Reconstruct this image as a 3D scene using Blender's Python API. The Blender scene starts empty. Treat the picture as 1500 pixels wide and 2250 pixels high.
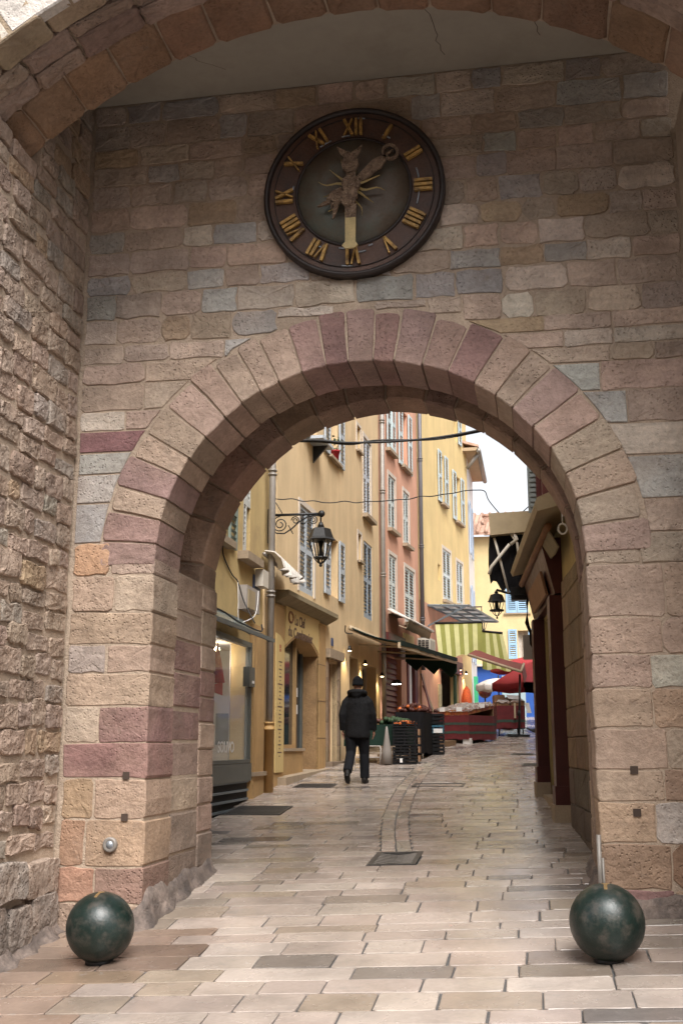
import bpy, math, random
from mathutils import Vector, Matrix
R = math.radians
PI = math.pi
rnd = random.Random(7)
S = bpy.context.scene
COL = S.collection

# ------------------------------------------------------------------ camera
cd = bpy.data.cameras.new('camera')
cam = bpy.data.objects.new('camera', cd); COL.objects.link(cam)
cam.location = (0, 0, 1.6)
cam.rotation_euler = (R(90 + 12.111), 0, R(10.049))
cd.sensor_fit = 'VERTICAL'; cd.sensor_height = 36; cd.lens = 38.4
cd.clip_start = 0.1; cd.clip_end = 600
S.camera = cam
# ------------------------------------------------------------------ sky, sun, exposure
wd = bpy.data.worlds.new('World'); S.world = wd; wd.use_nodes = True
nt = wd.node_tree; nt.nodes.clear()
sky = nt.nodes.new('ShaderNodeTexSky'); sky.sky_type = 'NISHITA'; sky.sun_disc = False
sky.sun_elevation = R(52); sky.sun_rotation = R(158); sky.air_density = 1.0; sky.dust_density = 4.0; sky.ozone_density = 1.0
hs = nt.nodes.new('ShaderNodeHueSaturation'); hs.inputs['Saturation'].default_value = 0.18
bg = nt.nodes.new('ShaderNodeBackground'); bg.inputs['Strength'].default_value = 0.11
wo = nt.nodes.new('ShaderNodeOutputWorld')
nt.links.new(sky.outputs[0], hs.inputs['Color']); nt.links.new(hs.outputs[0], bg.inputs['Color']); nt.links.new(bg.outputs[0], wo.inputs[0])
sd = bpy.data.lights.new('sun', 'SUN'); sd.energy = 1.5; sd.angle = R(35); sd.color = (1, 0.975, 0.94)
sun = bpy.data.objects.new('sun', sd); COL.objects.link(sun)
az = R(158); el = R(52)
sv = Vector((math.sin(az) * math.cos(el), math.cos(az) * math.cos(el), math.sin(el)))
sun.rotation_euler = sv.to_track_quat('Z', 'Y').to_euler(); sun.location = (0, -10, 30)
S.view_settings.view_transform = 'Standard'; S.view_settings.look = 'None'
S.view_settings.gamma = 1; S.view_settings.use_curve_mapping = False
S.view_settings.exposure = 1.38

# ------------------------------------------------------------------ materials
def mat(name, col, rough=0.8, n1=3.0, a1=0.12, n2=30.0, a2=0.06, bump=0.15, metal=0.0, streak=0.0, objcol=False,
        spec=0.5, emit=None, estr=0.0, rough_var=0.0, alpha=None, trans=0.0, band=0.0, pits=0.0, hue=None, hueamt=0.0, bumpscale=0.02, dirt=None, dirtlo=0.55, dirthi=0.75, dirtscale=1.0, macro=0.0, macroz=0.5, lump=.5):
    m = bpy.data.materials.new(name); m.use_nodes = True
    t = m.node_tree; N = t.nodes; L = t.links; N.clear()
    out = N.new('ShaderNodeOutputMaterial'); b = N.new('ShaderNodeBsdfPrincipled'); L.new(b.outputs[0], out.inputs[0])
    tc = N.new('ShaderNodeTexCoord'); oi = N.new('ShaderNodeObjectInfo')
    va = N.new('ShaderNodeVectorMath'); va.operation = 'ADD'
    mu = N.new('ShaderNodeMath'); mu.operation = 'MULTIPLY'; mu.inputs[1].default_value = 37.0
    L.new(oi.outputs['Random'], mu.inputs[0]); L.new(tc.outputs['Object'], va.inputs[0]); L.new(mu.outputs[0], va.inputs[1])
    V = va.outputs[0]
    def noise(sc, det=5, vec=V, ro=0.55):
        n = N.new('ShaderNodeTexNoise'); n.inputs['Scale'].default_value = sc; n.inputs['Detail'].default_value = det
        n.inputs['Roughness'].default_value = ro; L.new(vec, n.inputs['Vector']); return n.outputs['Fac']
    def rng(f, lo, hi, fl=0.25, fh=0.75):
        r = N.new('ShaderNodeMapRange'); r.inputs['From Min'].default_value = fl; r.inputs['From Max'].default_value = fh
        r.inputs['To Min'].default_value = lo; r.inputs['To Max'].default_value = hi; L.new(f, r.inputs['Value']); return r.outputs[0]
    def mixc(fac, a, bb, mode='MIX'):
        x = N.new('ShaderNodeMix'); x.data_type = 'RGBA'; x.blend_type = mode
        for sock, v in ((x.inputs[0], fac), (x.inputs[6], a), (x.inputs[7], bb)):
            if isinstance(v, (int, float)): sock.default_value = v
            elif isinstance(v, tuple): sock.default_value = (*v, 1)
            else: L.new(v, sock)
        return x.outputs[2]
    def comb(v):
        c = N.new('ShaderNodeCombineColor')
        for i in range(3): L.new(v, c.inputs[i])
        return c.outputs[0]
    base = oi.outputs['Color'] if objcol else None
    if base is None:
        rgb = N.new('ShaderNodeRGB'); rgb.outputs[0].default_value = (*col, 1); base = rgb.outputs[0]
    f1 = noise(n1, 6); f2 = noise(n2, 6, ro=0.65)
    if hue is not None:
        base = mixc(rng(noise(n1 * 0.6, 4), 0, hueamt, 0.42, 0.68), base, hue)
    if band:
        mp = N.new('ShaderNodeMapping'); mp.inputs['Scale'].default_value = (1.2, 1.2, 9); L.new(V, mp.inputs[0])
        base = mixc(1.0, base, comb(rng(noise(1.6, 5, mp.outputs[0]), 1 - band, 1 + band, 0.3, 0.7)), 'MULTIPLY')
    base = mixc(1.0, base, comb(rng(f1, 1 - a1, 1 + a1)), 'MULTIPLY')
    base = mixc(1.0, base, comb(rng(f2, 1 - a2, 1 + a2)), 'MULTIPLY')
    if streak:
        mp = N.new('ShaderNodeMapping'); mp.inputs['Scale'].default_value = (1.7, 1.7, 0.30); L.new(tc.outputs['Object'], mp.inputs[0])
        base = mixc(1.0, base, comb(rng(noise(1.3, 9, mp.outputs[0], 0.6), 1 - streak, 1.05, 0.30, 0.62)), 'MULTIPLY')
    if macro:
        mp = N.new('ShaderNodeMapping'); mp.inputs['Scale'].default_value = (1, 1, macroz); L.new(tc.outputs['Object'], mp.inputs[0])
        base = mixc(1.0, base, comb(rng(noise(1.5, 9, mp.outputs[0], .62), 1 - macro, 1.07, .36, .58)), 'MULTIPLY')
        base = mixc(rng(noise(3.2, 8, mp.outputs[0], .7), 0, macro * 1.6, .58, .72), base, (.17, .14, .12))
    if dirt is not None:
        base = mixc(rng(noise(dirtscale, 7, ro=0.7), 0, 0.85, dirtlo, dirthi), base, dirt)
    L.new(base, b.inputs['Base Color'])
    b.inputs['Metallic'].default_value = metal; b.inputs['Specular IOR Level'].default_value = spec
    if rough_var: L.new(rng(noise(n1 * 1.7, 5), max(0.03, rough - rough_var), min(1, rough + rough_var)), b.inputs['Roughness'])
    else: b.inputs['Roughness'].default_value = rough
    if trans: b.inputs['Transmission Weight'].default_value = trans
    if alpha is not None: b.inputs['Alpha'].default_value = alpha
    if emit: b.inputs['Emission Color'].default_value = (*emit, 1); b.inputs['Emission Strength'].default_value = estr
    if bump:
        h = f2
        if pits:
            vo = N.new('ShaderNodeTexVoronoi'); vo.inputs['Scale'].default_value = n2 * 1.3; L.new(V, vo.inputs['Vector'])
            k = N.new('ShaderNodeMath'); k.operation = 'MULTIPLY_ADD'; L.new(rng(noise(n1 * .9, 3), 0, pits * 1.4, .4, .66), k.inputs[1])
            L.new(rng(vo.outputs['Distance'], 0, 1, 0.0, 0.35), k.inputs[0]); L.new(f2, k.inputs[2]); h = k.outputs[0]
            k2 = N.new('ShaderNodeMath'); k2.operation = 'MULTIPLY_ADD'; k2.inputs[1].default_value = lump
            L.new(noise(n2 * 0.28, 5), k2.inputs[0]); L.new(h, k2.inputs[2]); h = k2.outputs[0]
        bp = N.new('ShaderNodeBump'); bp.inputs['Strength'].default_value = bump; bp.inputs['Distance'].default_value = bumpscale
        L.new(h, bp.inputs['Height']); L.new(bp.outputs[0], b.inputs['Normal'])
    return m
M = {}
M['stone'] = mat('sandstone', (.4, .3, .24), 0.9, 2.4, .17, 26, .2, 0.8, objcol=True, band=.12, pits=0.9, spec=.25, hue=(.33, .235, .175), hueamt=.4, bumpscale=.02, dirt=(.22, .165, .13), dirtlo=.58, dirthi=.76, dirtscale=6, macro=.2)
M['rubble'] = mat('rubble_stone', (.4, .3, .24), 0.95, 5, .2, 24, .22, 0.9, objcol=True, pits=1.0, spec=.2, hue=(.33, .235, .175), hueamt=.5, bumpscale=.03, macro=.25, lump=.8)
M['mortar'] = mat('lime_mortar', (.43, .335, .255), 0.95, 2, .12, 40, .14, 0.7, spec=.2, pits=.5, bumpscale=.02, macro=.2)
M['paver'] = mat('paving_stone', (.4, .3, .25), 0.24, 1.8, .12, 30, .09, 0.15, objcol=True, rough_var=.13, spec=.5, bumpscale=.005, macro=.22, macroz=1, dirt=(.30, .265, .24), dirtlo=.6, dirthi=.7, dirtscale=9)
M['ground'] = mat('joint_mortar', (.085, .082, .08), 0.7, 3, .2, 30, .2, 0.4)
M['plasterceil'] = mat('ceiling_plaster', (.36, .325, .27), 0.9, 1.2, .1, 9, .05, 0.15, dirt=(.28, .24, .19), dirtlo=.5, dirthi=.75, dirtscale=1.1)
def plaster(n, c, streak=.16, d=None): return mat(n, c, 0.88, 1.1, .10, 22, .05, 0.25, streak=streak, bumpscale=.012, dirt=d, dirtlo=.54, dirthi=.74, dirtscale=.9)
M['yellowA'] = plaster('ochre_plaster', (.53, .385, .175), .12, (.33, .23, .12))
M['beigeB'] = plaster('beige_plaster', (.66, .49, .285), .14, (.52, .36, .20))
M['coralC'] = plaster('coral_plaster', (.60, .315, .21), .14, (.52, .27, .16))
M['yellowD'] = plaster('yellow_plaster', (.64, .47, .215), .1, (.62, .43, .2))
M['whiteE'] = plaster('white_plaster', (.72, .68, .66), .1)
M['yellowF'] = plaster('pale_yellow_plaster', (.60, .47, .25), .08, (.7, .5, .24))
M['rightY'] = plaster('olive_yellow_plaster', (.45, .33, .13), .2, (.3, .22, .1))
M['tanstone'] = mat('tan_dressed_stone', (.42, .26, .11), 0.8, 2, .2, 30, .1, 0.3, streak=.2, dirt=(.2, .12, .06), dirtlo=.58, dirthi=.8)
M['signtan'] = mat('tan_signboard', (.60, .44, .19), 0.6, 2, .05, 40, .03, 0.05)
M['cornice'] = mat('weathered_cornice', (.24, .19, .11), 0.85, 4, .2, 40, .15, 0.4)
M['brownstone'] = mat('brown_stained_stone', (.2, .125, .065), 0.85, 2.5, .3, 25, .18, 0.5, objcol=True, pits=.5)
M['shutter'] = mat('blue_grey_paint', (.40, .44, .48), 0.55, 8, .06, 60, .05, 0.05, objcol=True)
M['trim'] = mat('pale_trim', (.58, .50, .42), 0.8, 5, .1, 40, .06, 0.15)
M['sill'] = mat('stone_sill', (.33, .25, .17), 0.85, 6, .15, 40, .1, 0.3)
M['glass'] = mat('window_glass', (.03, .035, .04), 0.06, bump=0, a1=0, a2=0, spec=.6)
M['curtain'] = mat('window_curtain', (.55, .5, .45), 0.8, 6, .1, 40, .05, 0.1)
M['hole'] = mat('hole_shadow_stone', (.06, .04, .03), 0.95, bump=0)
M['dark'] = mat('dark_interior', (.02, .017, .015), 0.9, bump=0)
M['iron'] = mat('black_iron', (.018, .018, .019), 0.45, 20, .2, 80, .1, 0.1, metal=.3)
M['cable'] = mat('black_cable', (.015, .014, .014), 0.6, bump=0)
M['zinc'] = mat('zinc_pipe', (.26, .235, .21), 0.5, 4, .15, 50, .06, 0.1, metal=.25)
M['darkpipe'] = mat('dark_grey_pipe', (.12, .115, .125), 0.5, 4, .12, 50, .06, 0.1, metal=.2)
M['ochrepipe'] = mat('ochre_painted_pipe', (.42, .25, .09), 0.6, 4, .15, 50, .06, 0.1)
M['grate'] = mat('grate_iron', (.10, .095, .09), 0.4, 15, .25, 60, .15, 0.2, metal=.6)
M['ball'] = mat('dark_green_paint', (.007, .017, .014), 0.36, 5, .25, 60, .3, 0.3, spec=.5, dirt=(.085, .07, .058), dirtlo=.48, dirthi=.72, dirtscale=8, rough_var=.1, bumpscale=.006)
M['brass'] = mat('worn_brass', (.55, .38, .18), 0.35, 30, .3, 80, .2, 0.2, metal=.8)
M['gold'] = mat('faded_gilt', (.52, .31, .09), 0.5, 14, .3, 60, .25, 0.3, metal=.25, dirt=(.10, .06, .035), dirtlo=.45, dirthi=.65, dirtscale=12)
M['flake'] = mat('flaking_gilt', (.36, .25, .17), 0.8, 25, .35, 70, .35, 0.9, pits=.9, bumpscale=.03, dirt=(.13, .075, .05), dirtlo=.45, dirthi=.65, dirtscale=14)
M['palegold'] = mat('pale_gilt', (.50, .38, .17), 0.5, 10, .2, 60, .15, 0.3)
M['rust'] = mat('rust_brown_band', (.105, .055, .038), 0.55, 3, .3, 40, .25, 0.3, metal=.1, dirt=(.045, .04, .04), dirtlo=.45, dirthi=.7, dirtscale=2)
M['dial'] = mat('tarnished_dial', (.115, .085, .06), 0.5, 2.2, .35, 30, .2, 0.25, dirt=(.10, .135, .12), dirtlo=.46, dirthi=.7, dirtscale=2.2)
M['rimdark'] = mat('dark_rim', (.026, .017, .015), 0.45, 5, .2, 40, .2, 0.2)
M['rivet'] = mat('tarnished_silver', (.35, .38, .42), 0.4, 20, .3, 60, .2, .1, metal=.5)
M['cloth_dark'] = mat('dark_jacket_cloth', (.010, .0098, .0105), 0.8, 5, .25, 9, .2, 0.5, spec=.14, bumpscale=.05)
M['denim'] = mat('dark_trousers_cloth', (.011, .0115, .014), 0.85, 14, .2, 80, .2, 0.3, spec=.12)
M['knit'] = mat('black_knit', (.006, .006, .007), 0.95, 20, .2, 120, .3, 0.5, spec=.12)
M['leather'] = mat('black_leather', (.010, .008, .007), 0.55, 14, .2, 80, .2, 0.3, spec=.25)
M['greypaper'] = mat('greyish_paper', (.21, .185, .165), 0.8, 8, .1, 40, .05, 0.1)
M['skin'] = mat('skin', (.30, .15, .10), 0.6, 10, .08, 60, .05, 0.1)
M['crate'] = mat('black_plastic', (.008, .008, .009), 0.5, 10, .1, 60, .1, 0.1, spec=.25)
M['crateblue'] = mat('blue_plastic', (.02, .10, .15), 0.5, 10, .1, 60, .1, 0.1)
M['cratewood'] = mat('thin_wood', (.20, .12, .06), 0.75, 10, .2, 60, .15, 0.2)
M['orange'] = mat('orange_peel', (.55, .12, .015), 0.45, 20, .12, 90, .08, 0.2, objcol=False)
M['greenprod'] = mat('leafy_green', (.025, .055, .02), 0.7, 20, .3, 60, .2, 0.3)
M['redprod'] = mat('red_brown_produce', (.075, .018, .010), 0.6, 20, .35, 60, .2, 0.3)
M['greencloth'] = mat('dark_green_cloth', (.010, .026, .018), 0.85, 5, .15, 50, .1, 0.2, spec=.2)
M['awncream'] = mat('dirty_cream_canvas', (.42, .33, .22), 0.8, 6, .2, 40, .1, 0.2)
M['awnwhite'] = mat('white_canvas', (.66, .61, .55), 0.75, 6, .15, 40, .08, 0.2)
M['awndkgreen'] = mat('dark_green_awning', (.007, .019, .015), 0.85, 6, .2, 40, .1, 0.2, spec=.2)
M['stripeA'] = mat('olive_stripe', (.24, .24, .05), 0.8, 4, .12, 40, .08, 0.15)
M['stripeB'] = mat('pale_olive_stripe', (.50, .48, .22), 0.8, 4, .12, 40, .08, 0.15)
M['awnred'] = mat('rust_red_canvas', (.17, .04, .03), 0.8, 5, .15, 40, .08, 0.15)
M['umbred'] = mat('red_parasol_cloth', (.33, .025, .03), 0.7, 4, .08, 40, .05, 0.1)
M['plaidred'] = mat('red_tablecloth', (.125, .014, .017), 0.85, 8, .25, 60, .15, 0.2)
M['plaidgreen'] = mat('green_tablecloth_band', (.035, .06, .045), 0.85, 8, .2, 60, .15, 0.2)
M['film'] = mat('clear_plastic_film', (.42, .37, .34), 0.12, 12, .4, 40, .3, 0.9, bumpscale=.05, dirt=(.16, .05, .02), dirtlo=.48, dirthi=.62, dirtscale=9)
M['boxorange'] = mat('orange_carton', (.30, .06, .02), 0.6, 8, .3, 40, .1, 0.1, dirt=(.5, .3, .05), dirtlo=.5, dirthi=.65, dirtscale=8)
M['card'] = mat('brown_cardboard', (.27, .15, .08), 0.8, 8, .15, 40, .1, 0.1)
M['paper'] = mat('white_paper', (.72, .70, .68), 0.7, 8, .06, 40, .04, 0.1)
M['netred'] = mat('orange_net_bag', (.55, .09, .02), 0.7, 25, .35, 60, .3, 0.6, bumpscale=.04)
M['acwhite'] = mat('ac_casing', (.60, .55, .47), 0.55, 6, .08, 40, .04, 0.05)
M['acdark'] = mat('ac_fan_dark', (.07, .06, .055), 0.6, bump=0)
M['maroon'] = mat('maroon_paint', (.10, .022, .02), 0.45, 6, .15, 50, .08, 0.1)
M['rollred'] = mat('roller_shutter_red', (.21, .065, .055), 0.5, 6, .15, 50, .08, 0.1)
M['mahog'] = mat('mahogany_paint', (.060, .012, .010), 0.38, 5, .2, 50, .1, 0.08, rough_var=.08)
M['blue'] = mat('blue_shopfront', (.012, .07, .30), 0.55, 4, .06, 40, .04, 0.05)
M['bluegrey'] = mat('blue_grey_panel', (.28, .36, .38), 0.6, 4, .06, 40, .04, 0.05)
M['lightblue'] = mat('light_blue_paint', (.30, .45, .60), 0.6, 6, .06, 40, .05, 0.05)
M['green'] = mat('bright_green_paint', (.05, .45, .22), 0.6, 6, .06, 40, .05, 0.05)
M['wood'] = mat('brown_wood', (.22, .10, .04), 0.6, 6, .2, 40, .1, 0.15)
M['greypaint'] = mat('grey_green_metal', (.10, .105, .095), 0.5, 6, .08, 40, .05, 0.05)
M['steel'] = mat('galvanised_frame', (.16, .19, .21), 0.5, 8, .1, 50, .06, 0.1, metal=.4)
M['frost'] = mat('canopy_glass', (.80, .85, .88), 0.5, 3, .08, 30, .05, 0, trans=.75)
M['canglass'] = mat('dusty_canopy_glass', (.22, .27, .26), 0.15, 3, .12, 30, .06, 0.05, alpha=0.8)
M['shopglass'] = mat('shop_glass', (.9, .95, .93), 0.02, bump=0, a1=0, a2=0, alpha=0.14, spec=.6)
M['shopwhite'] = mat('shop_interior_white', (.52, .48, .44), 0.8, 3, .05, 30, .03, 0.05)
M['pinkcloth'] = mat('dusty_pink_cloth', (.38, .23, .21), 0.9, 6, .15, 40, .08, 0.3)
M['redcloth'] = mat('crimson_cloth', (.38, .02, .03), 0.8, 6, .15, 40, .08, 0.3)
M['purplecloth'] = mat('dark_purple_cloth', (.07, .01, .03), 0.8, 6, .15, 40, .08, 0.3)
M['tile'] = mat('terracotta_tile', (.48, .30, .22), 0.85, 5, .25, 40, .15, 0.3)
M['eave'] = mat('eave_board', (.40, .29, .18), 0.8, 4, .1, 40, .06, 0.1)
M['signblue'] = mat('blue_enamel', (.06, .09, .19), 0.35, 6, .1, 40, .05, 0.05)
M['boxbeige'] = mat('beige_metal_box', (.36, .28, .17), 0.6, 4, .12, 40, .06, 0.1)
M['boxgrey'] = mat('grey_box', (.34, .30, .27), 0.6, 4, .08, 40, .05, 0.05)
M['awnblack'] = mat('black_torn_fabric', (.010, .009, .010), 0.9, 8, .3, 50, .2, 0.3, spec=.15)
M['white'] = mat('white_paint', (.7, .68, .66), 0.6, 6, .06, 40, .04, 0.05)
M['ink'] = mat('faded_brown_ink', (.13, .075, .05), 0.7, bump=0)
M['inkred'] = mat('red_ink', (.35, .05, .04), 0.7, bump=0)
M['lampwarm'] = mat('lit_lamp', (.9, .8, .55), 0.5, bump=0, emit=(1, .78, .42), estr=9)
M['lampwhite'] = mat('lit_white_lamp', (.9, .9, .85), 0.5, bump=0, emit=(1, .95, .85), estr=9)
M['poster'] = mat('faded_poster', (.45, .38, .22), 0.7, 12, .4, 40, .1, 0.05)
M['feather'] = mat('dark_feather', (.03, .03, .035), 0.7, 20, .2, 60, .1, 0.1)

# ------------------------------------------------------------------ helpers
BASE = {}
class MB:
    def __init__(s): s.v = []; s.f = []; s.mi = []; s.sm = []
    def add(s, vs, fs, mi=0, smooth=False):
        o = len(s.v); s.v += [tuple(v) for v in vs]
        for f in fs: s.f.append(tuple(i + o for i in f)); s.mi.append(mi); s.sm.append(smooth)
    def box8(s, P, mi=0):
        s.add(P, [(0, 3, 2, 1), (4, 5, 6, 7), (0, 1, 5, 4), (1, 2, 6, 5), (2, 3, 7, 6), (3, 0, 4, 7)], mi)
    def box(s, x0, x1, y0, y1, z0, z1, mi=0, f=None):
        f = f or (lambda a, b, c: (a, b, c))
        s.box8([f(x0, y0, z0), f(x1, y0, z0), f(x1, y1, z0), f(x0, y1, z0), f(x0, y0, z1), f(x1, y0, z1), f(x1, y1, z1), f(x0, y1, z1)], mi)
    def bar(s, a, b, w, h=None, mi=0, up=(0, 0, 1)):
        a = Vector(a); b = Vector(b); h = h or w; d = (b - a).normalized(); u = Vector(up)
        if abs(d.dot(u)) > .98: u = Vector((1, 0, 0))
        x = d.cross(u).normalized() * (w / 2); y = x.cross(d).normalized() * (h / 2)
        s.box8([a - x - y, a + x - y, a + x + y, a - x + y, b - x - y, b + x - y, b + x + y, b - x + y], mi)
    def tube(s, pts, r, n=8, mi=0, cap=True, smooth=True):
        pts = [Vector(p) for p in pts]; rs = r if isinstance(r, (list, tuple)) else [r] * len(pts)
        vs = []; prev = None
        for i, p in enumerate(pts):
            d = (pts[min(i + 1, len(pts) - 1)] - pts[max(i - 1, 0)]).normalized()
            u = Vector((0, 0, 1)) if prev is None else prev
            if abs(d.dot(u)) > .95: u = Vector((1, 0, 0)) if abs(d.x) < .9 else Vector((0, 1, 0))
            x = d.cross(u).normalized(); y = x.cross(d).normalized(); prev = y
            for k in range(n):
                a = 2 * PI * k / n; vs.append(p + (x * math.cos(a) + y * math.sin(a)) * rs[i])
        fs = []
        for i in range(len(pts) - 1):
            for k in range(n): fs.append((i * n + k, i * n + (k + 1) % n, (i + 1) * n + (k + 1) % n, (i + 1) * n + k))
        if cap: fs += [tuple(reversed(range(n))), tuple(range((len(pts) - 1) * n, len(pts) * n))]
        s.add(vs, fs, mi, smooth)
    def lathe(s, prof, c=(0, 0, 0), n=24, mi=0, smooth=True, axis='Z', rot0=0.0):
        vs = []
        for r, z in prof:
            for k in range(n):
                a = 2 * PI * k / n + rot0
                p = (r * math.cos(a), r * math.sin(a), z) if axis == 'Z' else (r * math.cos(a), -z, r * math.sin(a))
                vs.append((c[0] + p[0], c[1] + p[1], c[2] + p[2]))
        fs = []
        for i in range(len(prof) - 1):
            for k in range(n): fs.append((i * n + k, i * n + (k + 1) % n, (i + 1) * n + (k + 1) % n, (i + 1) * n + k))
        fs += [tuple(reversed(range(n))), tuple(range((len(prof) - 1) * n, len(prof) * n))]
        s.add(vs, fs, mi, smooth)
    def ball(s, c, r, n=10, mi=0, sc=(1, 1, 1)):
        m = max(4, n // 2); vs = [(c[0], c[1], c[2] - r * sc[2])]
        for i in range(1, m):
            t = -PI / 2 + PI * i / m
            for k in range(n):
                a = 2 * PI * k / n
                vs.append((c[0] + r * sc[0] * math.cos(t) * math.cos(a), c[1] + r * sc[1] * math.cos(t) * math.sin(a), c[2] + r * sc[2] * math.sin(t)))
        vs.append((c[0], c[1], c[2] + r * sc[2])); fs = []
        for k in range(n): fs.append((0, 1 + (k + 1) % n, 1 + k))
        for i in range(m - 2):
            for k in range(n): fs.append((1 + i * n + k, 1 + i * n + (k + 1) % n, 1 + (i + 1) * n + (k + 1) % n, 1 + (i + 1) * n + k))
        T = len(vs) - 1; b = 1 + (m - 2) * n
        for k in range(n): fs.append((b + k, b + (k + 1) % n, T))
        s.add(vs, fs, mi, True)
    def prism(s, poly, f, w0, w1, mi=0):          # polygon in (u, v), extruded along w; f maps to the world
        n = len(poly); vs = [f(u, v, w0) for u, v in poly] + [f(u, v, w1) for u, v in poly]
        s.add(vs, [tuple(range(n)), tuple(reversed(range(n, 2 * n)))] + [(i, i + n, (i + 1) % n + n, (i + 1) % n) for i in range(n)], mi)
    def sheet(s, g, mi=0, smooth=True, thick=None):   # grid of points [row][col]; thick = offset vector for a second face
        nr, nc = len(g), len(g[0]); vs = [p for r in g for p in r]
        fs = [(i * nc + j, i * nc + j + 1, (i + 1) * nc + j + 1, (i + 1) * nc + j) for i in range(nr - 1) for j in range(nc - 1)]
        s.add(vs, fs, mi, smooth)
        if thick:
            t = Vector(thick); s.add([Vector(p) + t for p in vs], [tuple(reversed(q)) for q in fs], mi, smooth)
            rim = [(0, j) for j in range(nc)] + [(i, nc - 1) for i in range(1, nr)] + [(nr - 1, j) for j in range(nc - 2, -1, -1)] + [(i, 0) for i in range(nr - 2, 0, -1)]
            P = [Vector(g[i][j]) for i, j in rim]; k = len(P)
            s.add(P + [p + t for p in P], [(i, (i + 1) % k, (i + 1) % k + k, i + k) for i in range(k)], mi)
    def stone(s, outline, P, w, depth, bev, rough, rg, mi=0):
        n = len(outline); cu = sum(p[0] for p in outline) / n; cv = sum(p[1] for p in outline) / n
        def inset(d):
            r = []
            for u, v in outline:
                L = math.hypot(u - cu, v - cv) or 1; k = max(0.3, 1 - d / L * 1.25); r.append((cu + (u - cu) * k, cv + (v - cv) * k))
            return r
        vs = [P(u, v, w - depth) for u, v in outline] + [P(u, v, w - bev) for u, v in outline]
        vs += [P(u, v, w + rg.uniform(-.4, .4) * rough) for u, v in inset(bev)]
        L0 = min(math.hypot(u - cu, v - cv) for u, v in outline)
        vs += [P(u, v, w + rg.uniform(-1, 1) * rough) for u, v in inset(L0 * .45)]
        vs.append(P(cu, cv, w + rg.uniform(-.6, 1) * rough))
        fs = []
        for a in range(2):
            fs += [(a * n + i, a * n + (i + 1) % n, (a + 1) * n + (i + 1) % n, (a + 1) * n + i) for i in range(n)]
        s.add(vs, fs, mi, False)
        o = len(s.v) - len(vs)
        fl = [(2 * n + i, 2 * n + (i + 1) % n, 3 * n + (i + 1) % n, 3 * n + i) for i in range(n)] + [(3 * n + i, 3 * n + (i + 1) % n, 4 * n) for i in range(n)]
        for f in fl: s.f.append(tuple(i + o for i in f)); s.mi.append(mi); s.sm.append(False)
    def build(s, name, mats, parent=None, label=None, color=None, kind=None, fix=False):
        me = bpy.data.meshes.new(name)
        b = BASE.get(parent.name, Vector((0, 0, 0))) if parent else Vector((0, 0, 0))
        me.from_pydata([(v[0] - b.x, v[1] - b.y, v[2] - b.z) for v in s.v], [], s.f)
        for m in (mats if isinstance(mats, (list, tuple)) else [mats]): me.materials.append(m)
        me.polygons.foreach_set('material_index', s.mi); me.polygons.foreach_set('use_smooth', s.sm)
        me.update()
        o = bpy.data.objects.new(name, me); COL.objects.link(o)
        if parent: o.parent = parent; BASE[o.name] = b
        if label: o['label'] = label
        if kind: o['kind'] = kind
        if color: o.color = (*color, 1)
        return o
def thing(name, label, cat, loc=(0, 0, 0), group=None):
    o = bpy.data.objects.new(name, None); COL.objects.link(o); o.location = loc; o.empty_display_size = .2
    o['label'] = label; o['category'] = cat
    o['kind'] = 'thing'
    if group: o['group'] = group
    BASE[o.name] = Vector(loc); return o
def solo(mb, name, mats, label, cat, loc=(0, 0, 0), group=None, color=None):   # a thing that is one mesh
    b = Vector(loc); mb.v = [(v[0] - b.x, v[1] - b.y, v[2] - b.z) for v in mb.v]
    o = mb.build(name, mats, color=color); o.location = b; o['label'] = label; o['category'] = cat; o['kind'] = 'thing'
    if group: o['group'] = group
    BASE[o.name] = b; return o
def shade(c, rg, a=.12, b=.04):
    k = 1 + rg.uniform(-a, a); return tuple(max(.005, x * k * (1 + rg.uniform(-b, b))) for x in c)
def interp(x, xs, ys):
    if x <= xs[0]: return ys[0]
    for i in range(len(xs) - 1):
        if x <= xs[i + 1]: return ys[i] + (ys[i + 1] - ys[i]) * (x - xs[i]) / (xs[i + 1] - xs[i])
    return ys[-1]
GY = [-40, 4, 6, 8.1, 9, 10.95, 17.7, 60, 140]; GZ = [-.6, -.35, -.16, .04, .14, .39, .95, 3.826, 9.27]
GC = [.05, .05, .05, .046, .048, .037, .01, 0, 0]
def gz(x, y): return interp(y, GY, GZ) + interp(y, GY, GC) * min(4.5, max(-.5, x + 3.3))
def rect(u0, u1, v0, v1, j, rg, nu=3, nv=2, cut=.12):
    w, h = u1 - u0, v1 - v0; c = cut * min(w, h); p = []
    for i in range(nu + 1): p.append((u0 + c + (w - 2 * c) * i / nu, v0))
    for i in range(nv + 1): p.append((u1, v0 + c + (h - 2 * c) * i / nv))
    for i in range(nu + 1): p.append((u1 - c - (w - 2 * c) * i / nu, v1))
    for i in range(nv + 1): p.append((u0, v1 - c - (h - 2 * c) * i / nv))
    return [(a + rg.uniform(-j, j), b + rg.uniform(-j, j)) for a, b in p]
class Fr:                                        # facade frame: s along, n out into the street, z up
    def __init__(s, o, d, side=1):
        L = math.hypot(*d); s.o = o; s.d = (d[0] / L, d[1] / L); s.n = (s.d[1] * side, -s.d[0] * side); s.side = side
    def p(s, a, n, z): return (s.o[0] + s.d[0] * a + s.n[0] * n, s.o[1] + s.d[1] * a + s.n[1] * n, z)
    def ang(s): return math.atan2(s.d[1], s.d[0])

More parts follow.
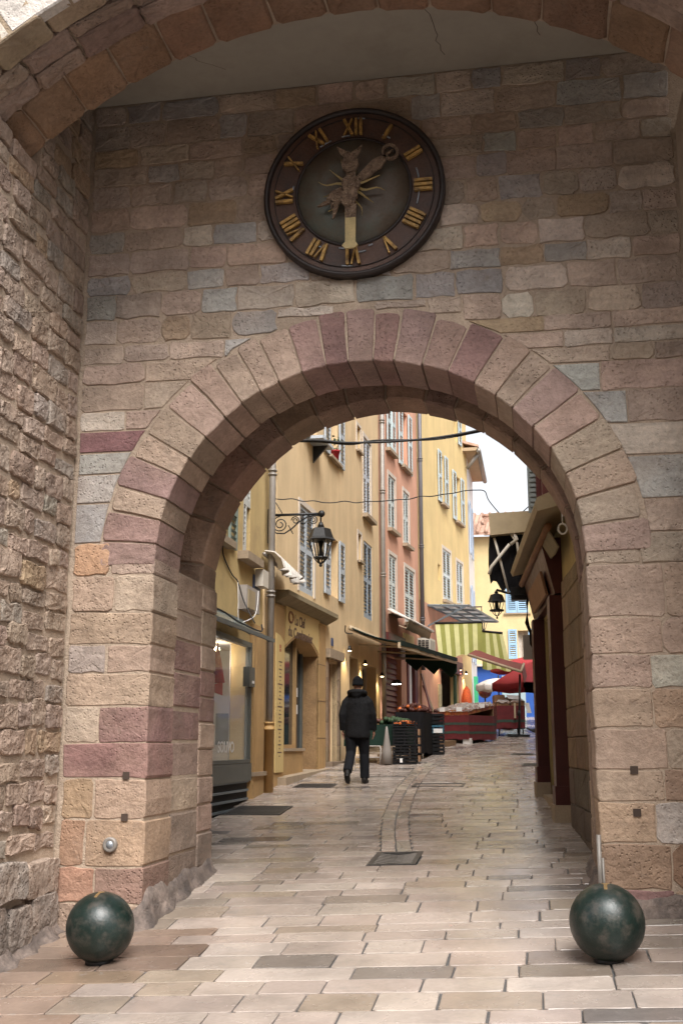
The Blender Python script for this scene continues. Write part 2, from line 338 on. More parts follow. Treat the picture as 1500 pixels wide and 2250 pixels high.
# ------------------------------------------------------------------ ground
mb = MB()
xs = [-80, -30, -12, -8] + [-6 + .5 * i for i in range(19)] + [6, 12, 30, 80]
ys = [-60, -20, 0, 4] + [5 + .5 * i for i in range(30)] + [20 + i for i in range(26)] + [50, 60, 80, 110, 140]
mb.sheet([[(x, y, gz(x, y) - .014) for x in xs] for y in ys])
ground = mb.build('ground', M['ground'], kind='structure')
pav = bpy.data.objects.new('pavement', None); COL.objects.link(pav); pav['kind'] = 'structure'; BASE['pavement'] = Vector((0, 0, 0))
CHY = [11.75, 13, 14.5, 16, 18, 21, 23, 25, 29, 34, 40]; CHX = [-1.50, -1.68, -1.86, -1.98, -2.1, -2.18, -2.02, -1.75, -1.3, -.95, -.8]
PAL = [((.375, .312, .268), 6), ((.345, .285, .245), 5), ((.41, .345, .30), 3), ((.29, .235, .185), 1.4), ((.245, .205, .17), 1.1), ((.20, .17, .152), .9), ((.335, .27, .23), 3), ((.15, .13, .12), .3)]
def pick(pal, rg):
    t = rg.uniform(0, sum(w for _, w in pal))
    for c, w in pal:
        t -= w
        if t <= 0: return c
    return pal[0][0]
rowY = [5.4, 5.75, 6.05, 6.4, 6.75, 6.99, 7.34, 7.62, 7.91, 8.23, 8.54, 8.78, 8.98, 9.29, 9.64, 9.91, 10.12, 10.36, 10.53, 10.79]
rg = random.Random(3)
while rowY[-1] < 44: rowY.append(rowY[-1] + rg.uniform(.23, .34))
PP = lambda u, v, w: (u, v, gz(u, v) + w)
paverspecs = []
for i in range(len(rowY) - 1):
    y0, y1 = rowY[i], rowY[i + 1]; ym = (y0 + y1) / 2
    xa, xb = (-4.6, 2.4) if ym < 9 else ((-3.5, .7) if ym < 11.2 else (-4.5, .7))
    if ym > 17.5: xb = 2.5
    segs = [(xa, xb)]
    if ym > 11.72:
        c = interp(ym, CHY, CHX); segs = [(xa, c - .172), (c + .172, xb)]
    elif ym > 11.0: segs = [(xa, -1.72), (-1.22, xb)]
    if 14.75 < ym < 15.65: segs = [(s0 if s0 > -4.4 else -3.45, s1) for s0, s1 in segs]
    for s0, s1 in segs:
        x = s0 - (rg.uniform(0, .4) if s0 == xa else 0)
        while x < s1 - .02:
            L = rg.choice([.42, .5, .58, .66, .76, .88]) * rg.uniform(.9, 1.1)
            e = x + L
            if s1 - e < .2: e = s1
            paverspecs.append((x, e, y0, y1)); x = e
paverspecs.sort(key=lambda p: p[2])
inview = lambda p: abs(math.atan2((p[0] + p[1]) / 2, p[2]) + R(10.05)) < R(18.5)
vis = [p for p in paverspecs if inview(p)]; one = set(vis[:300])
far = {}
for p in paverspecs:
    x0, x1, y0, y1 = p; g = .006 if y0 < 9 else .005 if y0 < 14 else .0035
    rr = random.Random(hash((round(x0, 3), round(y0, 3))))
    tx, ty, tz = rr.uniform(-.006, .006), rr.uniform(-.008, .008), rr.uniform(-.002, .002)
    def PT(u, v, w, tx=tx, ty=ty, tz=tz, cx=(x0 + x1) / 2, cy=(y0 + y1) / 2): return (u, v, gz(u, v) + w + tz + (u - cx) * tx + (v - cy) * ty)
    c = shade(pick(PAL, rr), rr, .09, .012)
    ym = (y0 + y1) / 2
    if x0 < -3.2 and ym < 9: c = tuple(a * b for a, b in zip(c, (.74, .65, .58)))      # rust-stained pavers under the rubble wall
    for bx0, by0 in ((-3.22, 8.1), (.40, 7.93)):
        if x0 - .25 < bx0 < x1 + .25 and y0 - .16 < by0 < y1 + .16: c = tuple(a * .64 for a in c)      # darker slabs under the bollards
    near = p in one
    m = MB() if near else far.setdefault(tuple(min(PAL, key=lambda q: sum((a - b) ** 2 for a, b in zip(q[0], c)))[0]), MB())
    if y0 < 14:
        m.stone(rect(x0 + g, x1 - g, y0 + g, y1 - g, .005, rr, 3, 1, .07), PT, 0, .05, .0045, .0007, rr)
    else:
        m.stone(rect(x0 + g, x1 - g, y0 + g, y1 - g, .004, rr, 1, 1, .08), PT, 0, .05, .004, .0006, rr)
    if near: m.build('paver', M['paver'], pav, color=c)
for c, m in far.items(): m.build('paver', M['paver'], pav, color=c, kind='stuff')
# drainage channel: two dished rows of long stones
ch = bpy.data.objects.new('drain_channel', None); COL.objects.link(ch); ch['kind'] = 'structure'; BASE['drain_channel'] = Vector((0, 0, 0))
y = 11.78
while y < 33:
    L = rg.uniform(.55, .95) if y < 22 else rg.uniform(1.0, 1.6)
    for side in (-1, 1):
        def PC(u, v, w, side=side):
            c = interp(v, CHY, CHX); x = c + side * u
            return (x, v, gz(x, v) + w - .002 - .010 * (1 - min(1, u / .16)))
        m = MB(); o = rect(.005, .160, y + .005, y + L - .005, .005, rg, 1, 3, .06)
        if side < 0: o = o[::-1]
        m.stone(o, PC, 0, .06, .008, .003, rg); m.build('channel_stone', M['paver'], ch, color=shade((.40, .33, .27), rg, .18))
    y += L

# ------------------------------------------------------------------ the gate: clock wall with its two arches
XL, XR, YW = -4.04, 1.34, 9.0
ACX, ACZ, ARI, ARO, KX = -1.412, 3.15, 1.765, 2.235, 1.042
JL, JR = -3.255, .43
WALLPAL = [((.455, .355, .28), 6), ((.42, .345, .285), 4), ((.385, .36, .335), 3), ((.46, .34, .225), 1.4), ((.48, .355, .285), 3), ((.34, .26, .20), 1.3), ((.53, .45, .375), 2)]
PURP = (.23, .12, .12)
gate = thing('clock_wall', 'tall pinkish sandstone wall with round-arched gateway and clock', 'wall', (-1.4, 9, .2))
mb = MB()
def arch_x(z, r, s):
    if z <= ACZ: return ACX + s * r * KX
    d = r * r - (z - ACZ) ** 2
    return ACX + s * KX * math.sqrt(max(0, d))
# mortar core with the arch hole, set 2 cm behind the stone faces
zs = [-.4 + .36 * i for i in range(10)] + [ACZ + .05] + [ACZ + ARI * math.sin(PI / 2 * k / 26) + .02 for k in range(3, 27)]
rc = ARI + .02
for a, b in zip(zs[:-1], zs[1:]):
    for s, xe in ((-1, XL - .8), (1, XR + .4)):
        x0, x1 = arch_x(a, rc, s), arch_x(b, rc, s)
        q = [(xe, YW + .007, a), (x0, YW + .007, a), (x1, YW + .007, b), (xe, YW + .007, b)]
        q2 = [(p[0], YW + .67, p[2]) for p in q]
        mb.box8([q[0], q[1], q2[1], q2[0], q[3], q[2], q2[2], q2[3]])
zt = zs[-1]
mb.box(XL - .8, XR + .4, YW + .007, YW + .67, zt, 7.9)
mb.build('mortar', M['mortar'], gate)
PWf = lambda u, v, w: (u, YW - w, v)
rs = random.Random(11)
def pale(c, k=.28, t=(.45, .365, .29)): return tuple(a * (1 - k) + b * k for a, b in zip(c, t))
def wall_stone(u0, u1, v0, v1, c, name='stone', par=gate, j=.010, w=None, depth=.25, rough=.0035, bev=.005, outline=None, g=.006):
    m = MB(); o = outline or rect(u0 + g, u1 - g, v0 + g, v1 - g, j, rs, 4 if u1 - u0 > .4 else 3, 2, rs.choice([.04, .06, .10, .2]))
    m.stone(o, PWf, rs.uniform(-.001, .008) if w is None else w, depth, bev, rough, rs)
    return m.build(name, M['stone'], par, color=pale(c, .02))
def row_segment(x0, x1, v0, v1, side=0, widths=(.28, .62)):
    # stones of one course between x0 and x1; side -1 / +1: the end that meets the arch ring follows its curve
    n = 0; x = x0; edges = [x0]
    while True:
        L = rs.uniform(*widths)
        if x1 - (x + L) < widths[0] * .75: edges.append(x1); break
        x += L; edges.append(x)
    for k, (a, b) in enumerate(zip(edges[:-1], edges[1:])):
        c = shade(pick(WALLPAL, rs), rs, .16, .03)
        yield k, len(edges) - 2, a, b, c
# left pier courses (z), the quoins reach 0.67 m back and show on the reveal
LZ = [-.1, .33, .62, 1.0, 1.335, 1.63, 1.935, 2.22, 2.46, 2.745, 3.07, 3.36]
LC = {0: [(.26, .17, .13)], 1: [(.36, .2, .14), (.2, .11, .085)], 2: [(.29, .18, .115), (.36, .23, .15)], 3: [(.33, .22, .14), (.37, .25, .18)],
      4: [(.20, .085, .08)], 5: [(.44, .36, .27), (.19, .08, .085)], 6: [(.40, .285, .20)], 7: [(.36, .31, .265), (.40, .28, .215)], 8: [(.40, .28, .20)],
      9: [(.41, .29, .215), (.42, .31, .24)], 10: [(.46, .28, .18), (.40, .28, .22)]}
def block(u0, u1, y0, y1, v0, v1, c, name='quoin', bev=.008, par=gate, j=.009):
    m = MB(); o = rect(u0, u1, v0 + .006, v1 - .006, j, rs, 4, 2, .05)
    o = [(min(max(a, u0 - .004), u1 + .004), b) for a, b in o]
    m.stone(o, lambda u, v, w: (u, y0 - w, v), 0, y1 - y0, bev, .003, rs)
    return m.build(name, M['stone'], par, color=pale(c, .22))
for i in range(11):
    cs = LC[i]; z0, z1 = LZ[i], LZ[i + 1]
    if len(cs) == 1: block(XL + .03, JL, YW, YW + .66, z0, z1, shade(cs[0], rs, .04))
    else:
        xm = {1: -3.68, 2: -3.78, 3: -3.72, 5: -3.71, 7: -3.66, 9: -3.62, 10: -3.66}[i]
        wall_stone(XL + .04, xm, z0, z1, shade(cs[0], rs, .04), rough=.004)
        block(xm + .008, JL, YW, YW + .66, z0, z1, shade(cs[1], rs, .04))
# right pier
RZ = [0, .33, .53, .87, 1.18, 1.42, 1.74, 2.05, 2.32, 2.61, 3.05, 3.30]
RCOL = [[(.24, .12, .105)], [(.23, .115, .115), (.33, .22, .15)], [(.27, .165, .11)], [(.40, .275, .19), (.44, .39, .34)], [(.41, .29, .22), (.40, .28, .2)], [(.42, .31, .24), (.41, .33, .25)],
        [(.42, .30, .21)], [(.40, .27, .21), (.47, .42, .36)], [(.41, .30, .24)], [(.42, .30, .23), (.41, .31, .24)], [(.43, .34, .26), (.44, .36, .28)]]
for i in range(11):
    cs = RCOL[i]; z0, z1 = RZ[i], RZ[i + 1]
    xm = JR + rs.uniform(.4, .66)
    block(JR, xm, YW, YW + .66, z0, z1, shade(cs[0], rs, .04))
    wall_stone(xm + .004, XR, z0, z1, shade(cs[-1], rs, .05), rough=.004)
# courses beside and above the ring
LROW = [3.36, 3.72, 3.99, 4.19, 4.39, 4.575, 4.83, 5.03, 5.2]
RROW = [3.30, 3.58, 3.95, 4.23, 4.52, 4.78, 4.93, 5.08, 5.23]
def beside(rows, side):
    for z0, z1 in zip(rows[:-1], rows[1:]):
        x0, x1 = (XL + .03, arch_x(z0, ARO + .025, -1)) if side < 0 else (arch_x(z0, ARO + .025, 1), XR)
        xo1 = arch_x(min(z1, ACZ + ARO), ARO + .025, side)
        lo, hi = (x0, max(x1, xo1)) if side < 0 else (min(x0, xo1), x1)
        for k, last, a, b, c in row_segment(lo, hi, z0, z1, widths=(.34, .72)):
            touch = (side < 0 and k == last) or (side > 0 and k == 0)
            if 4.35 < z1 < 4.45 and side < 0 and touch: c = PURP
            g = .009
            if touch:
                zz = [z0 + g + (z1 - z0 - 2 * g) * t / 4 for t in range(5)]
                cur = [(arch_x(z, ARO + .02, side), z) for z in zz if z < ACZ + ARO]
                if side < 0: o = [(a + g, z1 - g), (a + g, z0 + g)] + [(max(a + .03, x - g), z) for x, z in cur]
                else: o = [(b - g, z0 + g), (b - g, z1 - g)] + [(min(b - .03, x + g), z) for x, z in reversed(cur)]
                o = [(u + rs.uniform(-.004, .004), v + rs.uniform(-.004, .004)) for u, v in o]
                wall_stone(a, b, z0, z1, c, outline=o, w=.004)
            else: wall_stone(a, b, z0, z1, c)
beside(LROW, -1); beside(RROW, 1)
z = 5.215
first = True
while z < 7.6:
    h = rs.uniform(.19, .255)
    if 7.66 - (z + h) < .12: h = 7.665 - z
    for k, last, a, b, c in row_segment(XL + .03, XR, z, z + h, widths=(.26, .58)):
        lo = z
        if first:
            m0 = math.sqrt(max(0, (ARO + .02) ** 2 - min((ARO + .02) ** 2, (((a + b) / 2 - ACX) / KX) ** 2))) + ACZ
            if m0 > z: lo = m0 + .005
        if z + h - lo > .06: wall_stone(a, b, lo, z + h, c, j=.013, g=.009, rough=.005)
    z += h; first = False
# voussoirs of the gate ring
ring = MB(); rv = random.Random(5)
nV = 27
VC = {}
for k in range(nV):
    t = (k + .5) / nV * 180
    VC[k] = (.40, .28, .22)
angs = [0]
while angs[-1] < 180: angs.append(angs[-1] + rv.uniform(5.6, 8.2))
sc = 180 / angs[-1]; angs = [a * sc for a in angs]
vous = thing('gate_arch', 'round arch ring of pink and purple wedge stones below the clock', 'arch', (ACX, 9, ACZ))
def polar(c, z, r, a): return (c + r * math.cos(a) * (KX if z == ACZ else 1), z + r * math.sin(a))
for a0, a1 in zip(angs[:-1], angs[1:]):
    am = (a0 + a1) / 2
    if 58 < am < 108: c = (.235, .12, .12) if rv.random() < .85 else (.29, .18, .165)
    elif am > 165 or 147 < am < 160: c = (.28, .165, .155) if rv.random() < .65 else (.40, .28, .22)
    elif 28 < am < 45 or am < 17: c = rv.choice([(.36, .255, .215), (.31, .2, .18), (.38, .29, .23)])
    else: c = rv.choice([(.41, .30, .235), (.40, .285, .215), (.38, .27, .21), (.42, .32, .25)])
    e = .25; A0, A1 = R(a0 + e), R(a1 - e)
    ro = ARO + rv.uniform(-.03, .03); ri = ARI + rv.uniform(-.006, .008)
    o = [polar(ACX, ACZ, ri, A0), polar(ACX, ACZ, (ri + ro) / 2 + rv.uniform(-.02, .02), A0), polar(ACX, ACZ, ro - .02, A0), polar(ACX, ACZ, ro, A0 + .01), polar(ACX, ACZ, ro + .004, (A0 + A1) / 2), polar(ACX, ACZ, ro, A1 - .01),
         polar(ACX, ACZ, ro - .02, A1), polar(ACX, ACZ, (ri + ro) / 2, A1), polar(ACX, ACZ, ri, A1), polar(ACX, ACZ, ri - .001, (A0 + A1) / 2)]
    o = o[::-1]
    o = o[::-1]
    o = [(a + rv.uniform(-.006, .006), b + rv.uniform(-.006, .006)) for a, b in o]
    m = MB(); m.stone(o, PWf, .008 + rv.uniform(-.004, .006), .68, .008, .0035, rv)
    m.build('voussoir', M['stone'], vous, color=pale(shade(c, rv, .08), .2))
# inner passage arch, 1.5 m further in, with its jambs
inn = thing('passage_arch', 'rough inner arch in shade behind the gate ring', 'arch', (-1.45, 10.5, 3.0))
C2X, C2Z, R2I, R2O = -1.42, 3.17, 1.86, 2.5
mb = MB()
for k in range(24):
    A0, A1 = PI * k / 24, PI * (k + 1) / 24
    q = [polar(C2X, C2Z, R2I + .015, A0), polar(C2X, C2Z, R2O + .6, A0), polar(C2X, C2Z, R2O + .6, A1), polar(C2X, C2Z, R2I + .015, A1)]
    mb.box8([(u, 10.52, v) for u, v in q] + [(u, 10.93, v) for u, v in q])
# passage side walls and vault that closes the slot between the arches
mb.box(-4.2, -3.278, 9.69, 10.955, -.3, 3.2); mb.box(.46, 1.6, 9.69, 10.955, -.2, 3.2)
for k in range(24):
    A0, A1 = PI * k / 24, PI * (k + 1) / 24
    q = [polar(C2X, C2Z, 2.35, A0), polar(C2X, C2Z, 2.75, A0), polar(C2X, C2Z, 2.75, A1), polar(C2X, C2Z, 2.35, A1)]
    mb.box8([(u, 9.66, v) for u, v in q] + [(u, 10.53, v) for u, v in q])
mb.build('mortar', M['mortar'], inn)
a = 0
while a < 179:
    L = min(rv.uniform(9, 14), 180 - a)
    if 180 - a - L < 5: L = 180 - a
    A0, A1 = R(a + .3), R(a + L - .3); ri = R2I + rv.uniform(-.006, .008)
    o = [polar(C2X, C2Z, ri, A0), polar(C2X, C2Z, R2O, A0), polar(C2X, C2Z, R2O, (A0 + A1) / 2), polar(C2X, C2Z, R2O, A1), polar(C2X, C2Z, ri + rv.uniform(-.004, .008), A1), polar(C2X, C2Z, ri + rv.uniform(-.004, .004), (A0 + A1) / 2)]
    m = MB(); m.stone(o, lambda u, v, w: (u, 10.5 - w, v), rv.uniform(0, .02), .46, .02, .012, rv)
    m.build('voussoir', M['stone'], inn, color=shade(rv.choice([(.33, .23, .18), (.30, .2, .16), (.36, .24, .18)]), rv, .15)); a += L
def jamb(x0, x1, y0, y1, zt, pal):
    z = gz(x0, y0) - .1
    while z < zt:
        h = rv.uniform(.24, .36)
        if zt - z - h < .15: h = zt - z
        c = shade(rv.choice(pal), rv, .12)
        if z < .75 and x0 < -2: c = shade((.20, .145, .12), rv, .25)
        elif 1.35 < z < 2.3 and x0 < -2 and rv.random() < .75: c = shade((.215, .105, .10), rv, .1)
        d = rv.uniform(0, .012)
        block(min(x0, x1) + d, max(x0, x1) + d, y0, y1, z, z + h, c, name='jamb_stone', par=inn, bev=.012, j=.004); z += h
JP = [(.40, .29, .225), (.37, .26, .2), (.41, .30, .235), (.35, .245, .19)]
jamb(-3.75, -3.275, 9.68, 10.47, 3.2, JP); jamb(-3.9, -3.268, 10.48, 10.96, 3.18, JP)
jamb(.445, .9, 9.68, 10.47, 3.2, JP); jamb(.445, .95, 10.48, 10.96, 3.18, JP)

M['cement'] = mat('grimy_cement', (.20, .155, .13), 0.9, 5, .4, 24, .25, .8, pits=.6, bumpscale=.02, dirt=(.05, .042, .04), dirtlo=.42, dirthi=.66, dirtscale=3.5)
def skirt(name, path, hs, flare, par, seed, n=40, m='cement'):
    rq = random.Random(seed); L = [0]
    for a, b in zip(path[:-1], path[1:]): L.append(L[-1] + math.dist(a[:2], b[:2]))
    g = []
    for i in range(n):
        t = L[-1] * i / (n - 1); k = max(j for j in range(len(path) - 1) if L[j] <= t + 1e-9); f = (t - L[k]) / (L[k + 1] - L[k]); a, b = path[k], path[k + 1]
        x, y, nx, ny = [a[q] + (b[q] - a[q]) * f for q in range(4)]; h = interp(t / L[-1], [q[0] for q in hs], [q[1] for q in hs]) * (1 + .16 * math.sin(i * .45 + seed) + .07 * math.sin(i * 1.1 + 2 * seed) + rq.uniform(-.06, .06)) + .02
        w = flare * (.85 + .25 * math.sin(i * .8 + seed) + rq.uniform(-.1, .1)); z = gz(x, y); e = .012
        g.append([(x - nx * .03, y - ny * .03, z + h + .01), (x + nx * e, y + ny * e, z + h), (x + nx * (e + w * .25), y + ny * (e + w * .25), z + h * .58), (x + nx * (e + w * .55), y + ny * (e + w * .55), z + h * .2), (x + nx * (e + w), y + ny * (e + w), z + .004), (x + nx * (e + w), y + ny * (e + w), z - .05)])
    mb = MB(); mb.sheet(g); return mb.build(name, M[m], par)
skirt('cement_footing', [(-3.55, 9.0, 0, -1), (-3.27, 9.0, .1, -1), (-3.255, 9.02, 1, -.3), (-3.26, 9.6, 1, 0), (-3.27, 10.95, 1, 0)], [(0, .03), (.08, .14), (.16, .26), (.25, .22), (.5, .17), (.8, .13), (1, .1)], .08, gate, 3)
skirt('cement_footing', [(.435, 10.95, -1, 0), (.435, 9.02, -1, 0), (.45, 8.99, -.5, -1), (XR, 8.99, 0, -1)], [(0, .06), (.6, .07), (.7, .14), (1, .10)], .05, gate, 4)
# ------------------------------------------------------------------ left rubble side wall of the porch
rub = thing('rubble_wall', 'rough rubble side wall of weathered stones left of the gateway', 'wall', (XL, 8, 0))
mb = MB(); mb.box(XL - .9, XL - .006, 6.80, 8.998, -.5, 6.3); mb.box(XL - .9, XL - .006, 7.99, 8.998, 6.3, 7.9); mb.build('mortar', M['mortar'], rub)
PR = lambda u, v, w: (XL + w, u, v)
ru = random.Random(21)
RPAL = [((.38, .27, .205), 4), ((.41, .30, .235), 3), ((.33, .24, .19), 3), ((.31, .27, .235), 2), ((.36, .23, .13), 1.2), ((.40, .30, .24), 2), ((.24, .15, .125), 1)]
z = -.2; nst = 0
while z < 7.6:
    h = ru.uniform(.28, .38) if z < .5 else ru.uniform(.15, .25)
    ye = 8.0 if z > 6.35 else 6.95 if z > 4.8 else 7.2
    y = 8.985
    while y > ye:
        L = ru.uniform(.2, .48) if z > .5 else ru.uniform(.4, .7)
        dz = ru.uniform(-.025, .025); hh = h * ru.uniform(.84, 1.06)
        if y - L < ye: L = max(.1, y - ye)
        o = rect(y - L + .014, y - .014, z + dz + .012, z + dz + hh - .01, .014, ru, 3, 2, ru.uniform(.05, .2))
        m = MB(); m.stone(o, PR, ru.uniform(.004, .03) + (.06 if z < .55 else 0), .2, .010, .005, ru)
        c = shade(pick(RPAL, ru), ru, .14)
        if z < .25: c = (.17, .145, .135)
        m.build('stone', M['rubble'], rub, color=pale(c, .35)); nst += 1
        y -= L
    z += h
skirt('dirt_line', [(XL + .05, 7.2, 1, 0), (XL + .05, 8.95, 1, 0)], [(0, .06), (1, .09)], .12, rub, 6)
# right porch wall, mostly outside the frame
mb = MB(); mb.box(XR + .02, XR + 1.2, 6.76, 9.0, -.5, 6.9)
pr = solo(mb, 'porch_side_wall', M['mortar'], 'shaded stone side wall at right edge of the porch', 'wall', (XR + .5, 8, 0))

# ------------------------------------------------------------------ outer porch arch with ceiling
por = thing('porch_arch', 'wide stone porch arch spanning overhead in front of the clock', 'arch', (-1.34, 7.4, 3.4))
PCX, PCZ, PRR = -1.34, 3.40, 4.2
mb = MB()
K = 40
for k in range(K):
    A0, A1 = R(48 + 84 * k / K), R(48 + 84 * (k + 1) / K)
    for y0, y1, r in ((6.765, 7.05, PRR + .048), (7.05, 7.44, PRR + .048), (7.44, 7.985, PRR + .048)):
        a, b = polar(PCX, PCZ, r, A0), polar(PCX, PCZ, r, A1)
        mb.box8([(a[0], y0, a[1]), (a[0], y1, a[1]), (b[0], y1, b[1]), (b[0], y0, b[1]), (a[0], y0, 11), (a[0], y1, 11), (b[0], y1, 11), (b[0], y0, 11)])
mb.box(-5.6, PCX + PRR * math.cos(R(132)) - .02, 6.765, 7.985, 6.3, 11); mb.box(PCX + PRR * math.cos(R(48)) + .02, 2.9, 6.765, 7.985, 6.3, 11)
mb.build('mortar', M['mortar'], por)
mb = MB(); mb.box(XL - .2, XR + .3, 7.99, 9.0 - .001, 7.67, 7.9); mb.build('ceiling', M['plasterceil'], por)
rp = random.Random(31)
def order(y0, y1, dr, la, lb, pal, rough, bev, j, split=False):
    a = 47.0
    while a < 133:
        L = rp.uniform(la, lb); A0, A1 = R(a + .12), R(a + L - .12)
        parts = [(y0, y1)] if not split or rp.random() < .25 else [(y0, (y0 + y1) / 2 + rp.uniform(-.06, .06)), None]
        if parts[-1] is None: parts = [(y0, parts[0][1]), (parts[0][1], y1)]
        for ya, yb in parts:
            o = rect(A0 * PRR, A1 * PRR, ya + .006, yb - .006, j, rp, 3, 2, .1)[::-1]
            m = MB(); m.stone(o, lambda u, v, w: (PCX + (PRR + dr - w) * math.cos(u / PRR), v, PCZ + (PRR + dr - w) * math.sin(u / PRR)), rp.uniform(-.01, .012), .3, bev, rough, rp)
            m.build('voussoir', M['stone'], por, color=pale(shade(pick(pal, rp), rp, .12), .15, (.33, .24, .17)))
        a += L
order(6.745, 7.03, 0, 6.5, 9, [((.38, .30, .21), 1), ((.36, .27, .19), 1)], .005, .01, .004)
order(7.03, 7.435, -.005, 4.5, 8, [((.33, .235, .19), 2), ((.35, .25, .21), 2), ((.29, .19, .16), 1)], .014, .02, .012, True)
order(7.44, 8.0, .02, 5, 7.5, [((.27, .165, .10), 2), ((.30, .18, .11), 2), ((.24, .14, .09), 1), ((.28, .2, .15), 1)], .012, .018, .008, False)
# front voussoirs over the opening
a = 47.0
while a < 133:
    L = rp.uniform(6, 8); A0, A1 = R(a + .15), R(a + L - .15)
    o = [polar(PCX, PCZ, PRR + .002, A0), polar(PCX, PCZ, PRR + .75, A0), polar(PCX, PCZ, PRR + .75, A1), polar(PCX, PCZ, PRR + .002, A1), polar(PCX, PCZ, PRR + .002, (A0 + A1) / 2)]
    m = MB(); m.stone(o, lambda u, v, w: (u, 6.75 - w, v), .0, .1, .012, .006, rp)
    m.build('face_stone', M['stone'], por, color=shade((.64, .58, .50), rp, .08)); a += L  # front stones coloured paler, painting in the skylight on this face

# ------------------------------------------------------------------ facades: wall with real openings, shutters, windows
FA = Fr((-4.33, 0), (0, 1)); FB = Fr((-4.32, 17.99), (.0453, .999)); FC = Fr((-3.9, 27.48), (.1037, .9946)); FD = Fr((-3.39, 32.45), (.152, .988))
FE = Fr((-2.31, 39.6), (0, 1)); FF = Fr((-2.31, 43.5), (1, 0)); FRr = Fr((.42, 12.9), (-.0798, .9968), -1)
def facade(name, label, fr, s0, s1, z1, ops, m, depth=.28, back=7, z0=-.6):
    root = thing(name, label, 'house', fr.p((s0 + s1) / 2, -1, gz(*fr.p((s0 + s1) / 2, 0, 0)[:2])))
    sx = sorted({s0, s1} | {o[0] for o in ops} | {o[1] for o in ops}); zx = sorted({z0, z1} | {o[2] for o in ops} | {o[3] for o in ops})
    mb = MB()
    for a, b in zip(sx[:-1], sx[1:]):
        for c, d in zip(zx[:-1], zx[1:]):
            sm, zm = (a + b) / 2, (c + d) / 2
            if any(o[0] < sm < o[1] and o[2] < zm < o[3] for o in ops): continue
            mb.add([fr.p(a, 0, c), fr.p(b, 0, c), fr.p(b, 0, d), fr.p(a, 0, d)], [(0, 1, 2, 3)])
    for a, b, c, d in [o[:4] for o in ops]:
        for q in (((a, c), (a, d)), ((b, c), (b, d)), ((a, c), (b, c)), ((a, d), (b, d))):
            (p0, q0), (p1, q1) = q
            mb.add([fr.p(p0, 0, q0), fr.p(p1, 0, q1), fr.p(p1, -depth, q1), fr.p(p0, -depth, q0)], [(0, 1, 2, 3)])
    for q in ([(s0, 0), (s0, -back)], [(s1, 0), (s1, -back)], [(s0, -back), (s1, -back)]):
        mb.add([fr.p(*q[0], z0), fr.p(*q[1], z0), fr.p(*q[1], z1), fr.p(*q[0], z1)], [(0, 1, 2, 3)])
    mb.add([fr.p(s0, 0, z1), fr.p(s1, 0, z1), fr.p(s1, -back, z1), fr.p(s0, -back, z1)], [(0, 1, 2, 3)])
    mb.build('wall', m, root)
    for o in ops:
        if len(o) > 4 and o[4] is None: continue
        a, b, c, d = o[:4]
        if len(o) > 4 and o[4] == 'D':
            g = MB(); g.box(a, b, -depth - .06, -depth - .002, c, d, 0, fr.p); g.build('dark_pane', M['dark'], root); continue  # black sheet paints the shade between closed louvres
        w = MB(); f = .05
        for q in ((a, a + f, c, d), (b - f, b, c, d), (a + f, b - f, c, c + f), (a + f, b - f, d - f, d), ((a + b) / 2 - .03, (a + b) / 2 + .03, c + f, d - f)):
            w.box(q[0], q[1], -depth - .03, -depth + .04, q[2], q[3], 0, fr.p)
        fo = w.build('window', M['trim'], root)
        g = MB(); g.box(a, b, -depth - .06, -depth - .035, c, d, 0, fr.p); g.build('pane', o[4] if len(o) > 4 else M['glass'], fo)
    return root
SLAT = {}
def slat_mesh(w):
    k = round(w, 3)
    if k not in SLAT:
        m = MB(); t = R(48); dy, dz = .020 * math.cos(t), .020 * math.sin(t)
        e = .004
        P = []
        for x in (-w / 2, w / 2): P += [(x, -dy, dz), (x, dy, -dz), (x, dy + e, -dz + e), (x, -dy + e, dz + e)]
        m.add(P, [(0, 1, 2, 3), (7, 6, 5, 4), (0, 4, 5, 1), (1, 5, 6, 2), (2, 6, 7, 3), (3, 7, 4, 0)])
        me = bpy.data.meshes.new('louvre'); me.from_pydata(m.v, [], m.f); me.materials.append(M['shutter']); SLAT[k] = me
    return SLAT[k]
